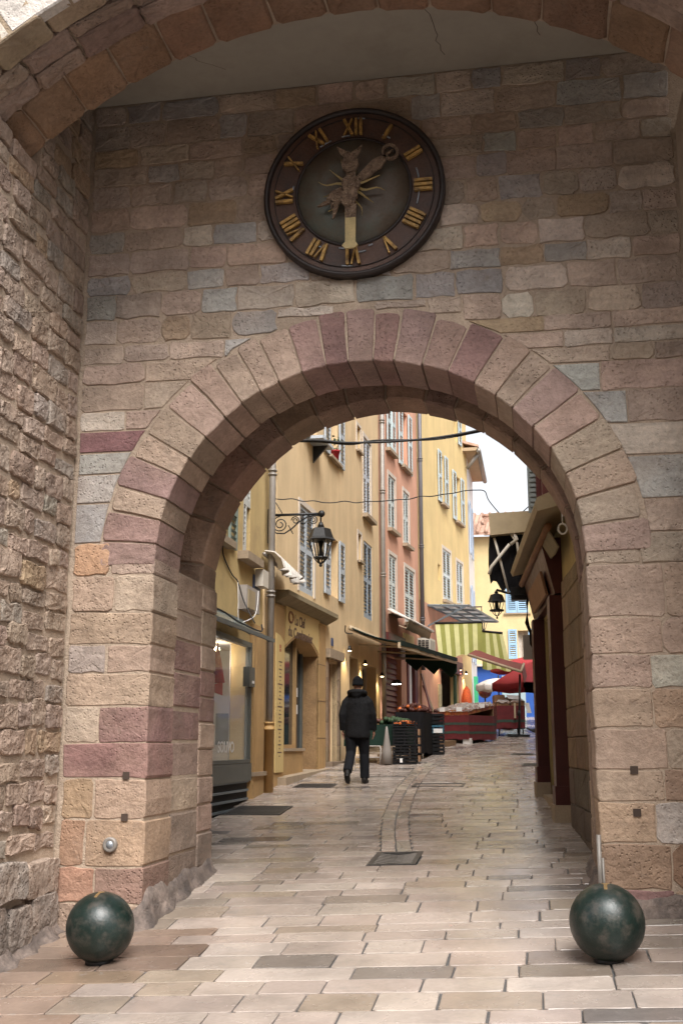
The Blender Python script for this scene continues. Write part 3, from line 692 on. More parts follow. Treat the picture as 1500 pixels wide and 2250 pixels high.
def leaf(root, fr, s0, s1, z0, z1, col, single, n=.03, open_=0, pitch=.078, tiers=2):
    """one louvred shutter leaf: closed in the plane (open_=0), or standing out from the wall at s0/s1 hinge by angle open_"""
    W = s1 - s0; st = .055; th = .035
    if open_ == 0: f = lambda a, b, z: fr.p(s0 + a, n + b, z); ang = fr.ang(); o0 = fr.p(s0, n, 0)
    else:
        hs = s0 if open_ > 0 else s1; sg = 1 if open_ > 0 else -1; ca, sa = math.cos(abs(open_)), math.sin(abs(open_))
        f = lambda a, b, z: fr.p(hs + sg * (a * ca) - sg * b * sa, n + a * sa + b * ca, z)
    m = MB()
    for a0, a1, c0, c1 in [(0, st, z0, z1), (W - st, W, z0, z1), (st, W - st, z0, z0 + .11), (st, W - st, z1 - .07, z1)] + ([(st, W - st, (z0 + z1) / 2 - .05, (z0 + z1) / 2 + .05)] if tiers == 2 else []):
        m.box(a0, a1, -th / 2, th / 2, c0, c1, 0, f)
    fo = m.build('shutter', M['shutter'], root, color=col)
    spans = [(z0 + .11, (z0 + z1) / 2 - .05), ((z0 + z1) / 2 + .05, z1 - .07)] if tiers == 2 else [(z0 + .11, z1 - .07)]
    b = BASE[root.name]; A = Vector(f(0, 0, 0)); Bv = Vector(f(1, 0, 0)); ang = math.atan2(Bv.y - A.y, Bv.x - A.x)
    flip = PI if (Vector(f(0, 1, 0)) - A).cross(Bv - A).z < 0 else 0     # keep the slats sloping down on the outer face
    allm = MB()
    for c0, c1 in spans:
        k = max(3, int((c1 - c0) / pitch)); 
        for i in range(k):
            z = c0 + (c1 - c0) * (i + .5) / k; p = f(W / 2, 0, z)
            if single:
                o = bpy.data.objects.new('louvre', slat_mesh(W - 2 * st)); COL.objects.link(o); o.parent = fo
                o.location = Vector(p) - b; o.rotation_euler = (0, 0, ang + flip); o.color = (*col, 1)
            else:
                t = R(48); dy, dz = .02 * math.cos(t), .02 * math.sin(t); a0, a1 = st, W - st
                allm.box8([f(a0, -dy, z + dz), f(a1, -dy, z + dz), f(a1, dy, z - dz), f(a0, dy, z - dz), f(a0, -dy, z + dz + .006), f(a1, -dy, z + dz + .006), f(a1, dy, z - dz + .006), f(a0, dy, z - dz + .006)])
    if not single: allm.build('louvre', M['shutter'], fo, color=col, kind='stuff')
    return fo
def sill(root, fr, s0, s1, z, d=.14, h=.09, m='sill'):
    mb = MB(); mb.box(s0, s1, -.02, d, z - h, z, 0, fr.p); mb.build('window_sill', M[m], root)
def surround(root, fr, s0, s1, z0, z1, w=.10, t=.018):
    mb = MB()
    for q in ((s0 - w, s0, z0 - .02, z1 + w), (s1, s1 + w, z0 - .02, z1 + w), (s0, s1, z1, z1 + w)): mb.box(q[0], q[1], .001, t, q[2], q[3], 0, fr.p)
    mb.build('window_surround', M['trim'], root)
BG = (.40, .44, .48); BL = (.36, .42, .50); GG = (.42, .47, .45); GR = (.20, .25, .22)
def closed(root, fr, s0, s1, z0, z1, col, single, tiers=2, sur=True, sl=True):
    h = (s0 + s1) / 2
    leaf(root, fr, s0 + .01, h - .006, z0, z1, col, single, n=-.03, tiers=tiers); leaf(root, fr, h + .006, s1 - .01, z0, z1, col, single, n=-.03, tiers=tiers)
    if sur: surround(root, fr, s0, s1, z0, z1)
    if sl: sill(root, fr, s0 - .12, s1 + .12, z0 - .01)

# --- unseen houses added behind the camera to limit low skylight on the wall
for k, (x0, x1, h, mm, lab) in enumerate(((-24, -12, 11.5, 'rightY', 'added ochre house across the square, blocking low skylight'), (-11.9, -1, 13, 'tanstone', 'added tan stone house across the square, blocking low skylight'), (-.9, 11, 12, 'coralC', 'added coral house across the square, blocking low skylight'), (11.1, 24, 13, 'beigeB', 'added beige house across the square, blocking low skylight'))):
    fq = Fr((x1, -13), (-1, 0), -1); fq.n = (0, 1)
    W = x1 - x0; ops = [(a, a + 1.1, z, z + 1.8) for a in (1.2, W / 2 - .5, W - 2.4) for z in (3.6, 6.9, 9.3 if h > 12 else 9)]
    hq = facade('added_square_house', lab, fq, 0, W, h, ops, M[mm])
    for a, b, c, d in ops: leaf(hq, fq, a - .56, a, c, d, BG, False, n=.04); leaf(hq, fq, b, b + .56, c, d, BG, False, n=.04)

# --- house A: ochre house right behind the gate, glass shop bay on the ground floor
opsA = [(14.1, 14.6, 4.45, 5.75), (15.84, 16.26, 4.48, 6.1, M['curtain']), (12.0, 16.32, 1.36, 3.15, None)]
hA = facade('ochre_house', 'ochre plastered house with glass shop window just beyond the gate', FA, 11.1, 17.86, 9.6, opsA, M['yellowA'])
leaf(hA, FA, 14.95, 15.35, 4.42, 5.50, GR, True, n=.04)
leaf(hA, FA, 15.83, 16.05, 4.5, 6.1, (.50, .50, .47), True, n=-.02); leaf(hA, FA, 16.06, 16.27, 5.25, 6.1, (.50, .50, .47), True, n=-.02, tiers=1)
sill(hA, FA, 14.3, 15.0, 4.48, .14, .10); sill(hA, FA, 15.55, 16.5, 4.46, .17, .12)
# shop window
m = MB(); f = .045
for q in ((16.28, 16.33, 1.36, 3.15), (12.0, 16.28, 1.36, 1.41), (12.0, 16.28, 3.08, 3.15)): m.box(q[0], q[1], -.04, .05, q[2], q[3], 0, FA.p)
sw = m.build('shop_window', M['greypaint'], hA)
m = MB(); m.box(12.0, 16.28, -.005, .005, 1.41, 3.08, 0, FA.p); m.build('pane', M['shopglass'], sw)
m = MB(); m.box(12.0, 16.36, -.04, .06, 1.10, 1.355, 0, FA.p); m.build('base_panel', M['greypaint'], hA)
m = MB(); m.box(11.5, 17.75, -1.6, -1.55, 1.0, 3.2, 0, FA.p); m.box(11.5, 17.75, -1.6, -.29, 3.16, 3.2, 0, FA.p); m.box(11.5, 17.75, -1.55, -.29, 1.30, 1.36, 0, FA.p); m.box(17.70, 17.75, -1.6, -.305, 1.3, 3.2, 0, FA.p); m.box(16.33, 17.70, -.303, -.288, 1.361, 3.159, 0, FA.p)
m.build('shop_interior', M['shopwhite'], hA)
m = MB(); m.box(12, 16.3, .002, .012, .4, 1.10, 0, FA.p); gr = m.build('cellar_grille', M['dark'], hA)
for k in range(5):
    m = MB(); z = .58 + .125 * k; m.box(12.2, 16.25, -.02, .05, z, z + .03, 0, FA.p); m.build('slat', M['steel'], gr)
m = MB(); m.box(16.36, 17.05, .001, .07, 1.22, 3.45, 0, FA.p); m.box(16.5, 16.52, .07, .075, 1.22, 3.4, 0, FA.p); m.build('stone_pilaster', M['tanstone'], hA)
m = MB(); m.box(16.36, 17.08, -.02, .12, 1.16, 1.22, 0, FA.p); m.build('stone_ledge', M['sill'], hA)
m = MB(); m.box(16.38, 17.06, .001, .08, .2, 1.158, 0, FA.p); m.build('stone_base', M['tanstone'], hA)
m = MB(); m.box(17.12, 17.85, .001, .03, .2, 4.4, 0, FA.p); m.build('corner_strip', M['beigeB'], hA)
# things in the shop window
t = thing('shop_display', 'pale display counter with dusty pink drape inside the shop window', 'display', FA.p(15.2, -.8, 1.36))
m = MB(); m.box(14.6, 16.6, -.55, -.30, 1.37, 1.62, 0, FA.p); m.build('counter', M['shopwhite'], t)
m = MB(); m.box(15.3, 16.0, -.50, -.44, 1.64, 2.62, 0, FA.p); m.build('drape', M['pinkcloth'], t)
m = MB(); m.box(16.65, 17.2, -.60, -.30, 1.36, 2.10, 0, FA.p); m.build('cabinet', M['greypaint'], t)
l = bpy.data.lights.new('shop_lamp', 'POINT'); l.energy = 5; l.shadow_soft_size = .08; l.color = (1, .94, .86)
lt = thing('ceiling_lamp', 'lit golden lamp under the shop window ceiling', 'lamp', FA.p(16.2, -.5, 3.0))
m = MB(); m.ball(FA.p(16.2, -.5, 3.06), .07, 12, 0, (1, 1.6, .6)); m.build('shade', M['lampwarm'], lt)
lo = bpy.data.objects.new('shop_lamp', l); COL.objects.link(lo); lo.parent = lt; lo.location = (0, 0, -.15)
def cone_bag(s, n, z, h, r, mm, label):
    m = MB(); c = FA.p(s, n, z); m.lathe([(r, 0), (r * .55, h * .5), (r * .2, h * .85), (.01, h)], c, 10); solo(m, 'hanging_garment', mm, label, 'garment', c)
cone_bag(15.72, -.32, 2.52, .58, .12, M['redcloth'], 'crimson garment hanging at the top of the shop window')
cone_bag(15.32, -.32, 2.55, .5, .09, M['pinkcloth'], 'thin pale garment hanging beside the crimson one in shop window')
m = MB(); m.sheet([[FA.p(14.9 + i * .24, -.28, 2.40 - j * .10 * (i / 4) + .035 * i) for i in range(5)] for j in range(3)], thick=(0.01, 0, 0)); solo(m, 'red_pennant', M['redcloth'], 'red cloth pennant across the shop window glass', 'pennant', FA.p(14.9, -.4, 2.3))
m = MB(); m.prism([(16.42, 1.37), (16.72, 1.37), (16.44, 1.74)], lambda u, v, w: FA.p(u, w, v), -.26, -.24); solo(m, 'leaning_card', M['acdark'], 'dark triangular card leaning at the foot of the shop window', 'card', FA.p(16.3, -.25, 1.37))
def text(body, size, fr, s, n, z, m, name, parent=None, sx=1.0, ext=.002, align='LEFT'):
    cu = bpy.data.curves.new(name, 'FONT'); cu.body = body; cu.size = size; cu.extrude = ext; cu.offset = size * .02; cu.align_x = align; cu.materials.append(m)
    o = bpy.data.objects.new(name, cu); COL.objects.link(o)
    b = BASE[parent.name] if parent else Vector((0, 0, 0))
    x = Vector((fr.d[0], fr.d[1], 0)); zz = Vector((0, 0, 1)); y = Vector((fr.n[0], fr.n[1], 0))
    mt = Matrix((x * sx, zz, y)).transposed().to_4x4(); mt.translation = Vector(fr.p(s, n, z)) - b
    o.matrix_local = mt
    if parent: o.parent = parent; o.matrix_local = mt
    bpy.context.view_layer.update()
    me = bpy.data.meshes.new_from_object(o.evaluated_get(bpy.context.evaluated_depsgraph_get())); bpy.data.objects.remove(o)
    o = bpy.data.objects.new(name, me); COL.objects.link(o)
    if parent: o.parent = parent
    o.matrix_local = mt; me.materials.clear(); me.materials.append(m)
    return o
text('SOLIVO', .21, FA, 14.72, .008, 1.52, M['white'], 'window_lettering', hA, 1.15, .001)
# glass canopy over the shop
t = thing('shop_canopy', 'grimy glass canopy on thin metal frame above the shop window', 'canopy', FA.p(15, .3, 3.4))
can = lambda s, n, z=0: FA.p(s, n, 3.44 - .60 * n + z)
m = MB(); m.sheet([[can(11.6 + .8 * i, .52 * j) for i in range(6)] for j in range(2)], smooth=False, thick=(0, 0, .012)); m.build('glass_sheet', M['canglass'], t)
for s in (12.6, 13.5, 14.4, 15.5): m = MB(); m.bar(can(s, 0, -.02), can(s, .53, -.02), .03, .05); m.build('rafter', M['steel'], t)
m = MB(); m.bar(can(11.6, .53, 0), can(15.72, .53, 0), .04, .05); m.bar(can(11.6, .03, 0), can(15.9, .03, 0), .04, .05); m.build('edge_bar', M['steel'], t)
# boxes, plate, cables on house A
m = MB(); m.box(15.65, 16.42, .001, .13, 3.60, 3.96, 0, FA.p); tt = solo(m, 'junction_box', M['boxgrey'], 'open pale junction box with loose cables above the glass canopy', 'box', FA.p(16.0, 0, 3.58))
m = MB(); m.box(15.7, 16.1, .131, .145, 3.62, 3.9, 0, FA.p); m.build('lid', M['boxbeige'], tt)
m = MB(); m.box(16.0, 16.32, .001, .10, 2.48, 2.77, 0, FA.p); mt = solo(m, 'meter_box', M['greypaint'], 'small grey meter box with white tag between shop window and stone pilaster', 'box', FA.p(16.16, .0, 2.48))
m = MB(); m.box(16.16, 16.28, .101, .104, 2.53, 2.57, 0, FA.p); m.build('tag', M['paper'], mt)
m = MB(); m.box(16.46, 16.88, .003, .02, 3.94, 4.24, 0, FA.p); st = solo(m, 'street_plate', M['signblue'], 'small blue enamel street plate on the ochre house corner', 'sign', FA.p(16.7, .0, 3.94))
m = MB(); m.box(16.55, 16.8, .0205, .022, 4.13, 4.15, 0, FA.p); m.box(16.58, 16.76, .0205, .022, 4.07, 4.085, 0, FA.p); m.box(16.52, 16.82, .0205, .022, 4.005, 4.02, 0, FA.p); m.build('print_bar', M['bluegrey'], st)
def cable(name, label, pts, r, m='cable'):
    # smooth through the points
    P = [Vector(p) for p in pts]; out = []
    for i in range(len(P) - 1):
        p0, p1, p2, p3 = P[max(0, i - 1)], P[i], P[i + 1], P[min(len(P) - 1, i + 2)]
        for k in range(6):
            t = k / 6; out.append(.5 * ((2 * p1) + (p2 - p0) * t + (2 * p0 - 5 * p1 + 4 * p2 - p3) * t * t + (3 * p1 - p0 - 3 * p2 + p3) * t ** 3))
    out.append(P[-1]); mb = MB(); mb.tube(out, r, 6)
    return solo(mb, name, M[m], label, 'cable', P[0])
cable('loose_cable', 'white looped cable hanging from the junction box', [FA.p(15.5, .03, 4.0), FA.p(15.47, .05, 3.7), FA.p(15.5, .06, 3.4), FA.p(15.8, .15, 3.46), FA.p(16.1, .16, 3.6), FA.p(16.3, .14, 3.95)], .007, 'white')
cable('wall_cable', 'dark cable running down the ochre wall under the window', [FA.p(14.7, .02, 4.5), FA.p(14.75, .02, 4.25), FA.p(15.2, .02, 4.05), FA.p(15.5, .03, 3.98), FA.p(15.6, .1, 3.7), FA.p(15.5, .3, 3.36)], .010)
cable('canopy_cable', 'dark cable lying along the glass canopy edge', [FA.p(12.2, .46, 3.24), FA.p(13.2, .46, 3.27), FA.p(14.0, .46, 3.22), FA.p(15.2, .46, 3.21), FA.p(15.9, .3, 3.38)], .012)

# --- downpipes
def pipe(name, label, fr, s, n, z0, z1, r, m, cl, low=None):
    x, y, _ = fr.p(s, n, 0); t = thing(name, label, 'drainpipe', (x, y, z0))
    mb = MB(); mb.tube([(x, y, z0), (x, y, z1)], r, 12); mb.build('pipe', M[m], t)
    for z in cl:
        mb = MB(); mb.tube([(x, y, z - .05), (x, y, z - .02)], r + .018, 12); mb.tube([(x, y, z + .02), (x, y, z + .05)], r + .018, 12); mb.build('clamp', M[m], t)
    if low:
        mb = MB(); mb.lathe([(r + .02, 0), (r + .02, low - .1), (r + .035, low - .1), (r + .035, low - .06), (r + .02, low - .06), (r + .02, low), (r + .03, low), (r + .03, low + .03), (r + .005, low + .03)], (x, y, z0), 14); mb.build('boot', M['ochrepipe'], t)
    return t
zb = gz(-4.3, 17.95)
pipe('downpipe', 'grey zinc downpipe with ochre painted foot beside the cobbler shop', FA, 17.15, .13, gz(-4.2, 17.15) - .1, 11, .058, 'zinc', (6.05, 4.02, 8), 1.15)
pipe('downpipe', 'grey zinc downpipe where the beige and coral houses meet', FB, 9.52, .10, 1.4, 13, .06, 'zinc', (8.1, 5.9, 3.9, 10), None)
pipe('downpipe', 'dark grey downpipe where the coral and yellow houses meet', FC, 4.92, .10, 3.8, 15.5, .062, 'darkpipe', (10.2, 7.5, 5.3), None)

# --- house B: beige plastered house with the cobbler shop
opsB = [(1.52, 2.62, 4.42, 6.05, 'D'), (3.85, 4.75, 4.66, 5.9, M['curtain']), (7.52, 8.55, 4.6, 6.45, 'D'), (1.75, 2.85, 7.55, 8.9), (3.85, 4.65, 7.6, 8.95, M['curtain']), (7.5, 8.42, 7.1, 9.05, 'D'),
        (6.72, 7.15, 8.5, 9.12), (6.82, 7.2, 5.85, 6.5), (3.72, 4.66, .8, 3.28, M['dark']), (.52, 3.0, .8, 4.0, None), (5.9, 6.75, .8, 3.55, M['dark']), (7.3, 9.0, .8, 3.5, M['dark'])]
hB = facade('beige_house', 'beige plastered house with blue-grey shutters and cobbler shop below', FB, .0, 9.49, 12.5, opsB, M['beigeB'])
closed(hB, FB, 1.52, 2.62, 4.42, 6.05, BG, True, sl=False)
for a, z0, z1 in ((3.40, 4.62, 5.92), (3.36, 7.58, 8.98)):
    leaf(hB, FB, a, a + .46, z0, z1, BG, True, n=.04); leaf(hB, FB, 4.74, 5.2, z0, z1, BG, True, n=.04)
sill(hB, FB, 3.75, 4.8, 7.6, .10, .06)
closed(hB, FB, 7.5, 8.42, 7.1, 9.05, (.46, .49, .54), True); 
closed(hB, FB, 7.52, 8.55, 4.6, 6.45, (.27, .32, .38), True, sur=False, sl=False)
surround(hB, FB, 6.72, 7.15, 8.5, 9.12, .07); surround(hB, FB, 6.82, 7.2, 5.85, 6.5, .07); sill(hB, FB, 6.78, 7.25, 5.85, .08, .05); sill(hB, FB, 6.68, 7.2, 8.5, .08, .05)
sill(hB, FB, 1.65, 2.95, 7.55, .1)
m = MB(); m.box(1.95, 2.85, .0, .34, 7.42, 7.48, 0, FB.p); t = m.build('balcony_shelf', M['shutter'], hB, color=BG)
m = MB(); m.prism([(0, 7.42), (.30, 7.42), (0, 7.08)], lambda u, v, w: FB.p(w, u, v), 2.5, 2.56); m.build('bracket', M['iron'], t)
t = thing('flower_pot', 'red flower pot on the sill of the upper beige window', 'flower pot', FB.p(4.3, .04, 7.6))
m = MB(); c = FB.p(4.3, .04, 7.605); m.lathe([(.07, 0), (.10, .17), (.11, .17), (.11, .2), (.09, .2)], c, 12); m.build('pot', M['redcloth'], t)
m = MB(); rq = random.Random(2)
for k in range(26):
    p = Vector(c) + Vector((rq.uniform(-.1, .1), rq.uniform(-.12, .12), rq.uniform(.22, .5))); d = Vector((rq.uniform(-1, 1), rq.uniform(-1, 1), rq.uniform(-.5, 1))).normalized() * .05; e = d.orthogonal() * .4
    m.add([p - d, p + e, p + d, p - e], [(0, 1, 2, 3)])
m.build('foliage', M['greenprod'], t, kind='stuff')
# stone framed second door
for q in ((3.62, 3.72), (4.66, 4.80)):
    z = 1.15
    while z < 3.3: h = min(.45, 3.34 - z); m = MB(); m.box(q[0], q[1], -.1, .05, z + .008, z + h, 0, FB.p); m.build('jamb_stone', M['brownstone'], hB, color=shade((.2, .14, .09), rnd, .2)); z += h
m = MB(); m.box(3.55, 4.86, -.05, .12, 3.34, 3.52, 0, FB.p); m.build('door_lintel', M['sill'], hB)
m = MB(); m.box(3.72, 4.66, -.2, -.14, 1.3, 3.3, 0, FB.p); m.box(3.8, 4.58, -.14, -.125, 1.5, 2.2, 0, FB.p); m.box(3.8, 4.58, -.14, -.125, 2.35, 3.15, 0, FB.p); m.build('door', M['card'], hB)
m = MB(); m.box(3.6, 4.82, -.1, .16, .9, 1.30, 0, FB.p); m.build('door_step', M['brownstone'], hB, color=(.22, .16, .11))
m = MB(); m.box(4.1, 4.25, .002, .02, 3.62, 3.78, 0, FB.p); solo(m, 'house_number', M['signblue'], 'tiny dark blue number plate above the stone framed door', 'sign', FB.p(4.17, 0, 3.62))
# cobbler shopfront
co = thing('cobbler_shopfront', 'tan stone cobbler shopfront with arched opening and wooden cornice', 'shopfront', FB.p(1.8, .1, 1.1))
for q in ((-.22, .42), (2.9, 3.45)): m = MB(); m.box(*q, .002, .05, .85, 3.94, 0, FB.p); m.build('pilaster', M['tanstone'], co)
for z in (1.75, 2.45, 3.15):
    m = MB(); m.box(2.89, 3.46, .02, .053, z, z + .012, 0, FB.p); m.build('joint', M['brownstone'], co, color=(.12, .07, .04))
m = MB(); m.prism([(.10, 3.99), (.30, 4.09), (.34, 4.12), (.34, 4.20), (.10, 4.20)], lambda u, v, w: FB.p(w, u - .1, v), -.05, 3.72); m.build('cornice', M['cornice'], co)
m = MB(); arc = [(.54 + 2.44 * i / 16, 3.33 + .30 * math.sin(PI * i / 16)) for i in range(17)]
m.prism([(2.98, 4.0), (.54, 4.0)] + arc, lambda u, v, w: FB.p(u, w, v), .004, .04); sg = m.build('signboard', M['signtan'], co)
text('La Clef', .26, FB, 1.10, .043, 3.73, M['ink'], 'lettering', co, .95); text('du Cordonnier', .255, FB, .66, .043, 3.50, M['ink'], 'lettering', co, 1.12) 
m = MB(); c = FB.p(.80, .135, 3.86); m.tube([FB.p(.82 + .15 * math.cos(a * .4), 0.045, 3.83 + .09 * math.sin(a * .4)) for a in range(17)], .022, 6); m.build('emblem', M['wood'], co)
arcb = [(u, v - .01) for u, v in arc]; m = MB()
for (u0, v0), (u1, v1) in zip(arc[:-1], arc[1:]): m.box8([FB.p(u0, -.34, v0 - .06), FB.p(u1, -.34, v1 - .06), FB.p(u1, .03, v1 - .06), FB.p(u0, .03, v0 - .06), FB.p(u0, -.34, v0 - .008), FB.p(u1, -.34, v1 - .008), FB.p(u1, .03, v1 - .008), FB.p(u0, .03, v0 - .008)])
m.build('arch_soffit', M['tanstone'], co)
m = MB(); m.box(2.9, 3.0, -.36, .04, .9, 3.33, 0, FB.p); m.build('stone_reveal', M['brownstone'], co, color=(.26, .155, .07))
m = MB(); m.box(.5, 3.0, -.40, -.345, .9, 4.0, 0, FB.p); m.box(.5, .53, -.34, 0, .9, 3.3, 0, FB.p); m.build('dark_interior', M['dark'], co)
m = MB(); m.box(.56, 1.9, -.3, .0, .95, 1.52, 0, FB.p); m.build('stall_riser', M['tanstone'], co)
m = MB(); m.box(.55, 1.95, -.3, .03, 1.52, 1.57, 0, FB.p); m.build('stone_ledge', M['sill'], co)
m = MB()
for s in (.56, 1.72): m.box(s, s + .06, -.20, -.10, 1.57, 3.55, 0, FB.p)
m.box(.6, 1.72, -.20, -.10, 1.57, 1.63, 0, FB.p); w = m.build('shop_window', M['tanstone'], co)
m = MB(); m.box(.6, 1.72, -.17, -.16, 1.63, 3.55, 0, FB.p); m.build('pane', M['glass'], w)
m = MB(); m.box(1.85, 2.78, -.33, -.30, 1.12, 3.5, 0, FB.p); d = m.build('door', M['glass'], co)
m = MB(); m.box(1.78, 1.85, -.33, -.26, 1.1, 3.5, 0, FB.p); m.box(2.78, 2.86, -.33, -.26, 1.1, 3.5, 0, FB.p); m.build('door_frame', M['greypaint'], d)
for z, mm in ((2.52, 'paper'), (2.20, 'paper')):
    m = MB(); m.box(2.25, 2.60, -.298, -.294, z, z + .17, 0, FB.p); m.build('notice', M[mm], d)
m = MB(); m.box(2.2, 2.5, -.298, -.294, 1.75, 2.18, 0, FB.p); m.build('red_poster', M['maroon'], d)
z0 = gz(*FB.p(.6, 0, 0)[:2])
m = MB(); m.box8([FB.p(.06, -1.1, .7), FB.p(3.75, -1.1, .7), FB.p(3.75, .2, .7), FB.p(.06, .2, .7), FB.p(.06, -1.1, 1.10), FB.p(3.75, -1.1, 1.20), FB.p(3.75, .2, 1.20), FB.p(.06, .2, 1.10)]); m.build('doorstep', M['sill'], co)
t = solo(MB(), 'x', M['signtan'], 'x', 'x') if False else None
m = MB(); m.prism([(-.18, 1.18), (.32, 1.18), (.32, 3.34), (.08, 3.43), (-.18, 3.46)], lambda u, v, w: FB.p(u, w, v), .055, .075); vs_ = solo(m, 'price_board', M['signtan'], 'narrow tan signboard with a column of small print on the left pilaster', 'sign', FB.p(.07, .06, 1.18))
rq = random.Random(9); z = 2.98; k = 0
while z > 1.42:
    w = .03 if k % 2 else rq.uniform(.06, .14); m = MB(); m.box(.07 - w, .07 + w, .0755, .077, z, z + .022, 0, FB.p); m.build('print_bar', M['ink'], vs_); z -= .062; k += 1
m = MB(); 
for k in range(6): m.box(.01 + .035 * (k % 3), .03 + .035 * (k % 3), .0755, .077, 3.16 + .06 * (k // 3), 3.21 + .07 * (k // 3), 0, FB.p)
m.build('emblem', M['inkred'], vs_)
m = MB(); m.box(16.5, 16.86, .03, .16, 4.06, 4.33, 0, FA.p); solo(m, 'connection_box', M['acwhite'], 'white connection box beside the zinc downpipe under the lamp', 'box', FA.p(16.7, .03, 4.06))
t = thing('folded_blind', 'crumpled white folded blind on the wall above the cobbler cornice', 'blind', FB.p(-.3, .2, 4.4))
rq = random.Random(4); m = MB()
g = []
for i in range(25):
    s = -1.0 + 1.38 * i / 24; zt = 4.72 - .13 * i / 24
    off = .05 * (1 if i % 4 < 2 else -.6); bot = .30 + rq.uniform(-.03, .03) - (.12 if i > 19 else 0)
    g.append([FB.p(s, .10, zt), FB.p(s, .22 + off, zt - .03), FB.p(s, .32 + off * 1.4, zt - .14), FB.p(s + .01, .35 + off * 1.6, zt - bot)])
m.sheet(g, thick=(-.015, 0, -.015)); m.build('cloth', M['awnwhite'], t)
m = MB(); m.tube([FB.p(-1.0, .08, 4.66), FB.p(.4, .08, 4.53)], .03, 8); m.build('roller', M['zinc'], t)

# --- wall lamp on its scroll bracket
def lantern(t, c, s=1.0, mm='iron'):
    x, y, z = c; q = R(45)
    m = MB(); m.lathe([(.05, .58), (.05, .61), (.16, .575), (.215, .42), (.235, .40), (.25, .385), (.19, .375)], c, 6, 0, False); m.lathe([(.02, .6), (.06, .62), (.04, .66), (.03, .69), (.0, .70)], c, 8)
    m.v = [(x + (a - x) * s, y + (b - y) * s, z + (d - z) * s) for a, b, d in m.v]; m.build('lantern_cap', M[mm], t)
    m = MB()
    for k in range(6):
        a = 2 * PI * k / 6; m.tube([(x + .195 * s * math.cos(a), y + .195 * s * math.sin(a), z + .385 * s), (x + .11 * s * math.cos(a), y + .11 * s * math.sin(a), z + .09 * s), (x + .05 * s * math.cos(a), y + .05 * s * math.sin(a), z + .02 * s), (x, y, z - .01 * s)], .011 * s, 6)
    m.lathe([(.10, .08), (.118, .08), (.118, .105), (.10, .105)], (x, y, z), 12); m.ball((x, y, z - .03), .03 * s, 8)
    m.build('lantern_frame', M[mm], t)
    m = MB(); m.lathe([(.035, .10), (.03, .25), (.05, .37)], (x, y, z), 8); m.build('lamp_holder', M[mm], t)
t = thing('wall_lamp', 'black lantern hanging from a scrolled iron bracket left of the beige house', 'street lamp', (-4.28, 17.4, 4.9))
yl = 17.4; m = MB(); m.box(-4.32, -4.27, yl - .05, yl + .05, 4.90, 5.48); m.build('wall_plate', M['iron'], t)
m = MB(); m.tube([(-4.28, yl, 5.38), (-3.43, yl, 5.375)], .022, 8); m.ball((-3.42, yl, 5.375), .06, 10); m.tube([(-3.43, yl, 5.36), (-3.43, yl, 5.24)], .014, 6); m.build('arm', M['iron'], t)
def spiral(cx, cz, r0, r1, a0, turns, n=26): return [(cx + (r0 + (r1 - r0) * i / n) * math.cos(a0 + turns * 2 * PI * i / n), yl, cz + (r0 + (r1 - r0) * i / n) * math.sin(a0 + turns * 2 * PI * i / n)) for i in range(n + 1)]
m = MB(); m.tube(spiral(-4.12, 5.22, .14, .03, PI * .5, 2), .010, 5); m.tube(spiral(-3.86, 5.28, .07, .02, PI, -1.6), .009, 5); m.tube(spiral(-3.56, 5.27, .075, .02, PI * .6, -1.7), .009, 5)
m.tube([(-4.27, yl, 5.14), (-4.18, yl, 5.07), (-4.05, yl, 5.06), (-3.92, yl, 5.14), (-3.8, yl, 5.25), (-3.66, yl, 5.33), (-3.52, yl, 5.35), (-3.44, yl, 5.34)], .012, 6); m.tube([(-3.98, yl, 5.2), (-3.94, yl, 5.13), (-3.9, yl, 5.05)], .009, 5)
m.tube([(-3.78, yl, 5.22), (-3.70, yl, 5.22), (-3.63, yl, 5.30)], .009, 5)
m.build('scroll', M['iron'], t); lantern(t, (-3.43, yl, 4.54))
cable('lamp_cable', 'thin cable from the wall down to the black lamp bracket', [(-4.3, 17.35, 5.72), (-4.2, 17.35, 5.6), (-4.08, 17.38, 5.4)], .008)
cable('street_cable', 'thick twisted black cable strung across the street under the arch', [(-4.3, 16, 6.27), (-3.27, 16, 6.24), (-2.85, 16, 6.185), (-2.48, 16, 6.165), (-2.0, 16, 6.16), (-1.4, 16, 6.185), (-.74, 16, 6.27), (.2, 16, 6.45)], .018)
cable('street_cable', 'second strand of the twisted cable strung under the arch', [(-4.3, 16.02, 6.28), (-3.27, 16.02, 6.22), (-2.7, 16.02, 6.15), (-2.35, 16.0, 6.19), (-2.0, 16.02, 6.19), (-1.4, 16.0, 6.16), (-.74, 16.02, 6.25), (.2, 16.0, 6.42)], .012)
rq = random.Random(8)
cable('thin_cable', 'thin wavy cable crossing the street at lamp height', [(-4.32, 17.5, 5.70)] + [(-4.3 + .18 * k, 17.5, 5.70 - .13 * math.sin(PI * min(1, k / 18)) + rq.uniform(-.018, .018)) for k in range(1, 20)] + [(-.73, 17.5, 5.67), (-.66, 17.5, 5.5), (-.41, 17.5, 5.2), (-.25, 17.5, 5.22), (0, 17.5, 5.42)], .009)

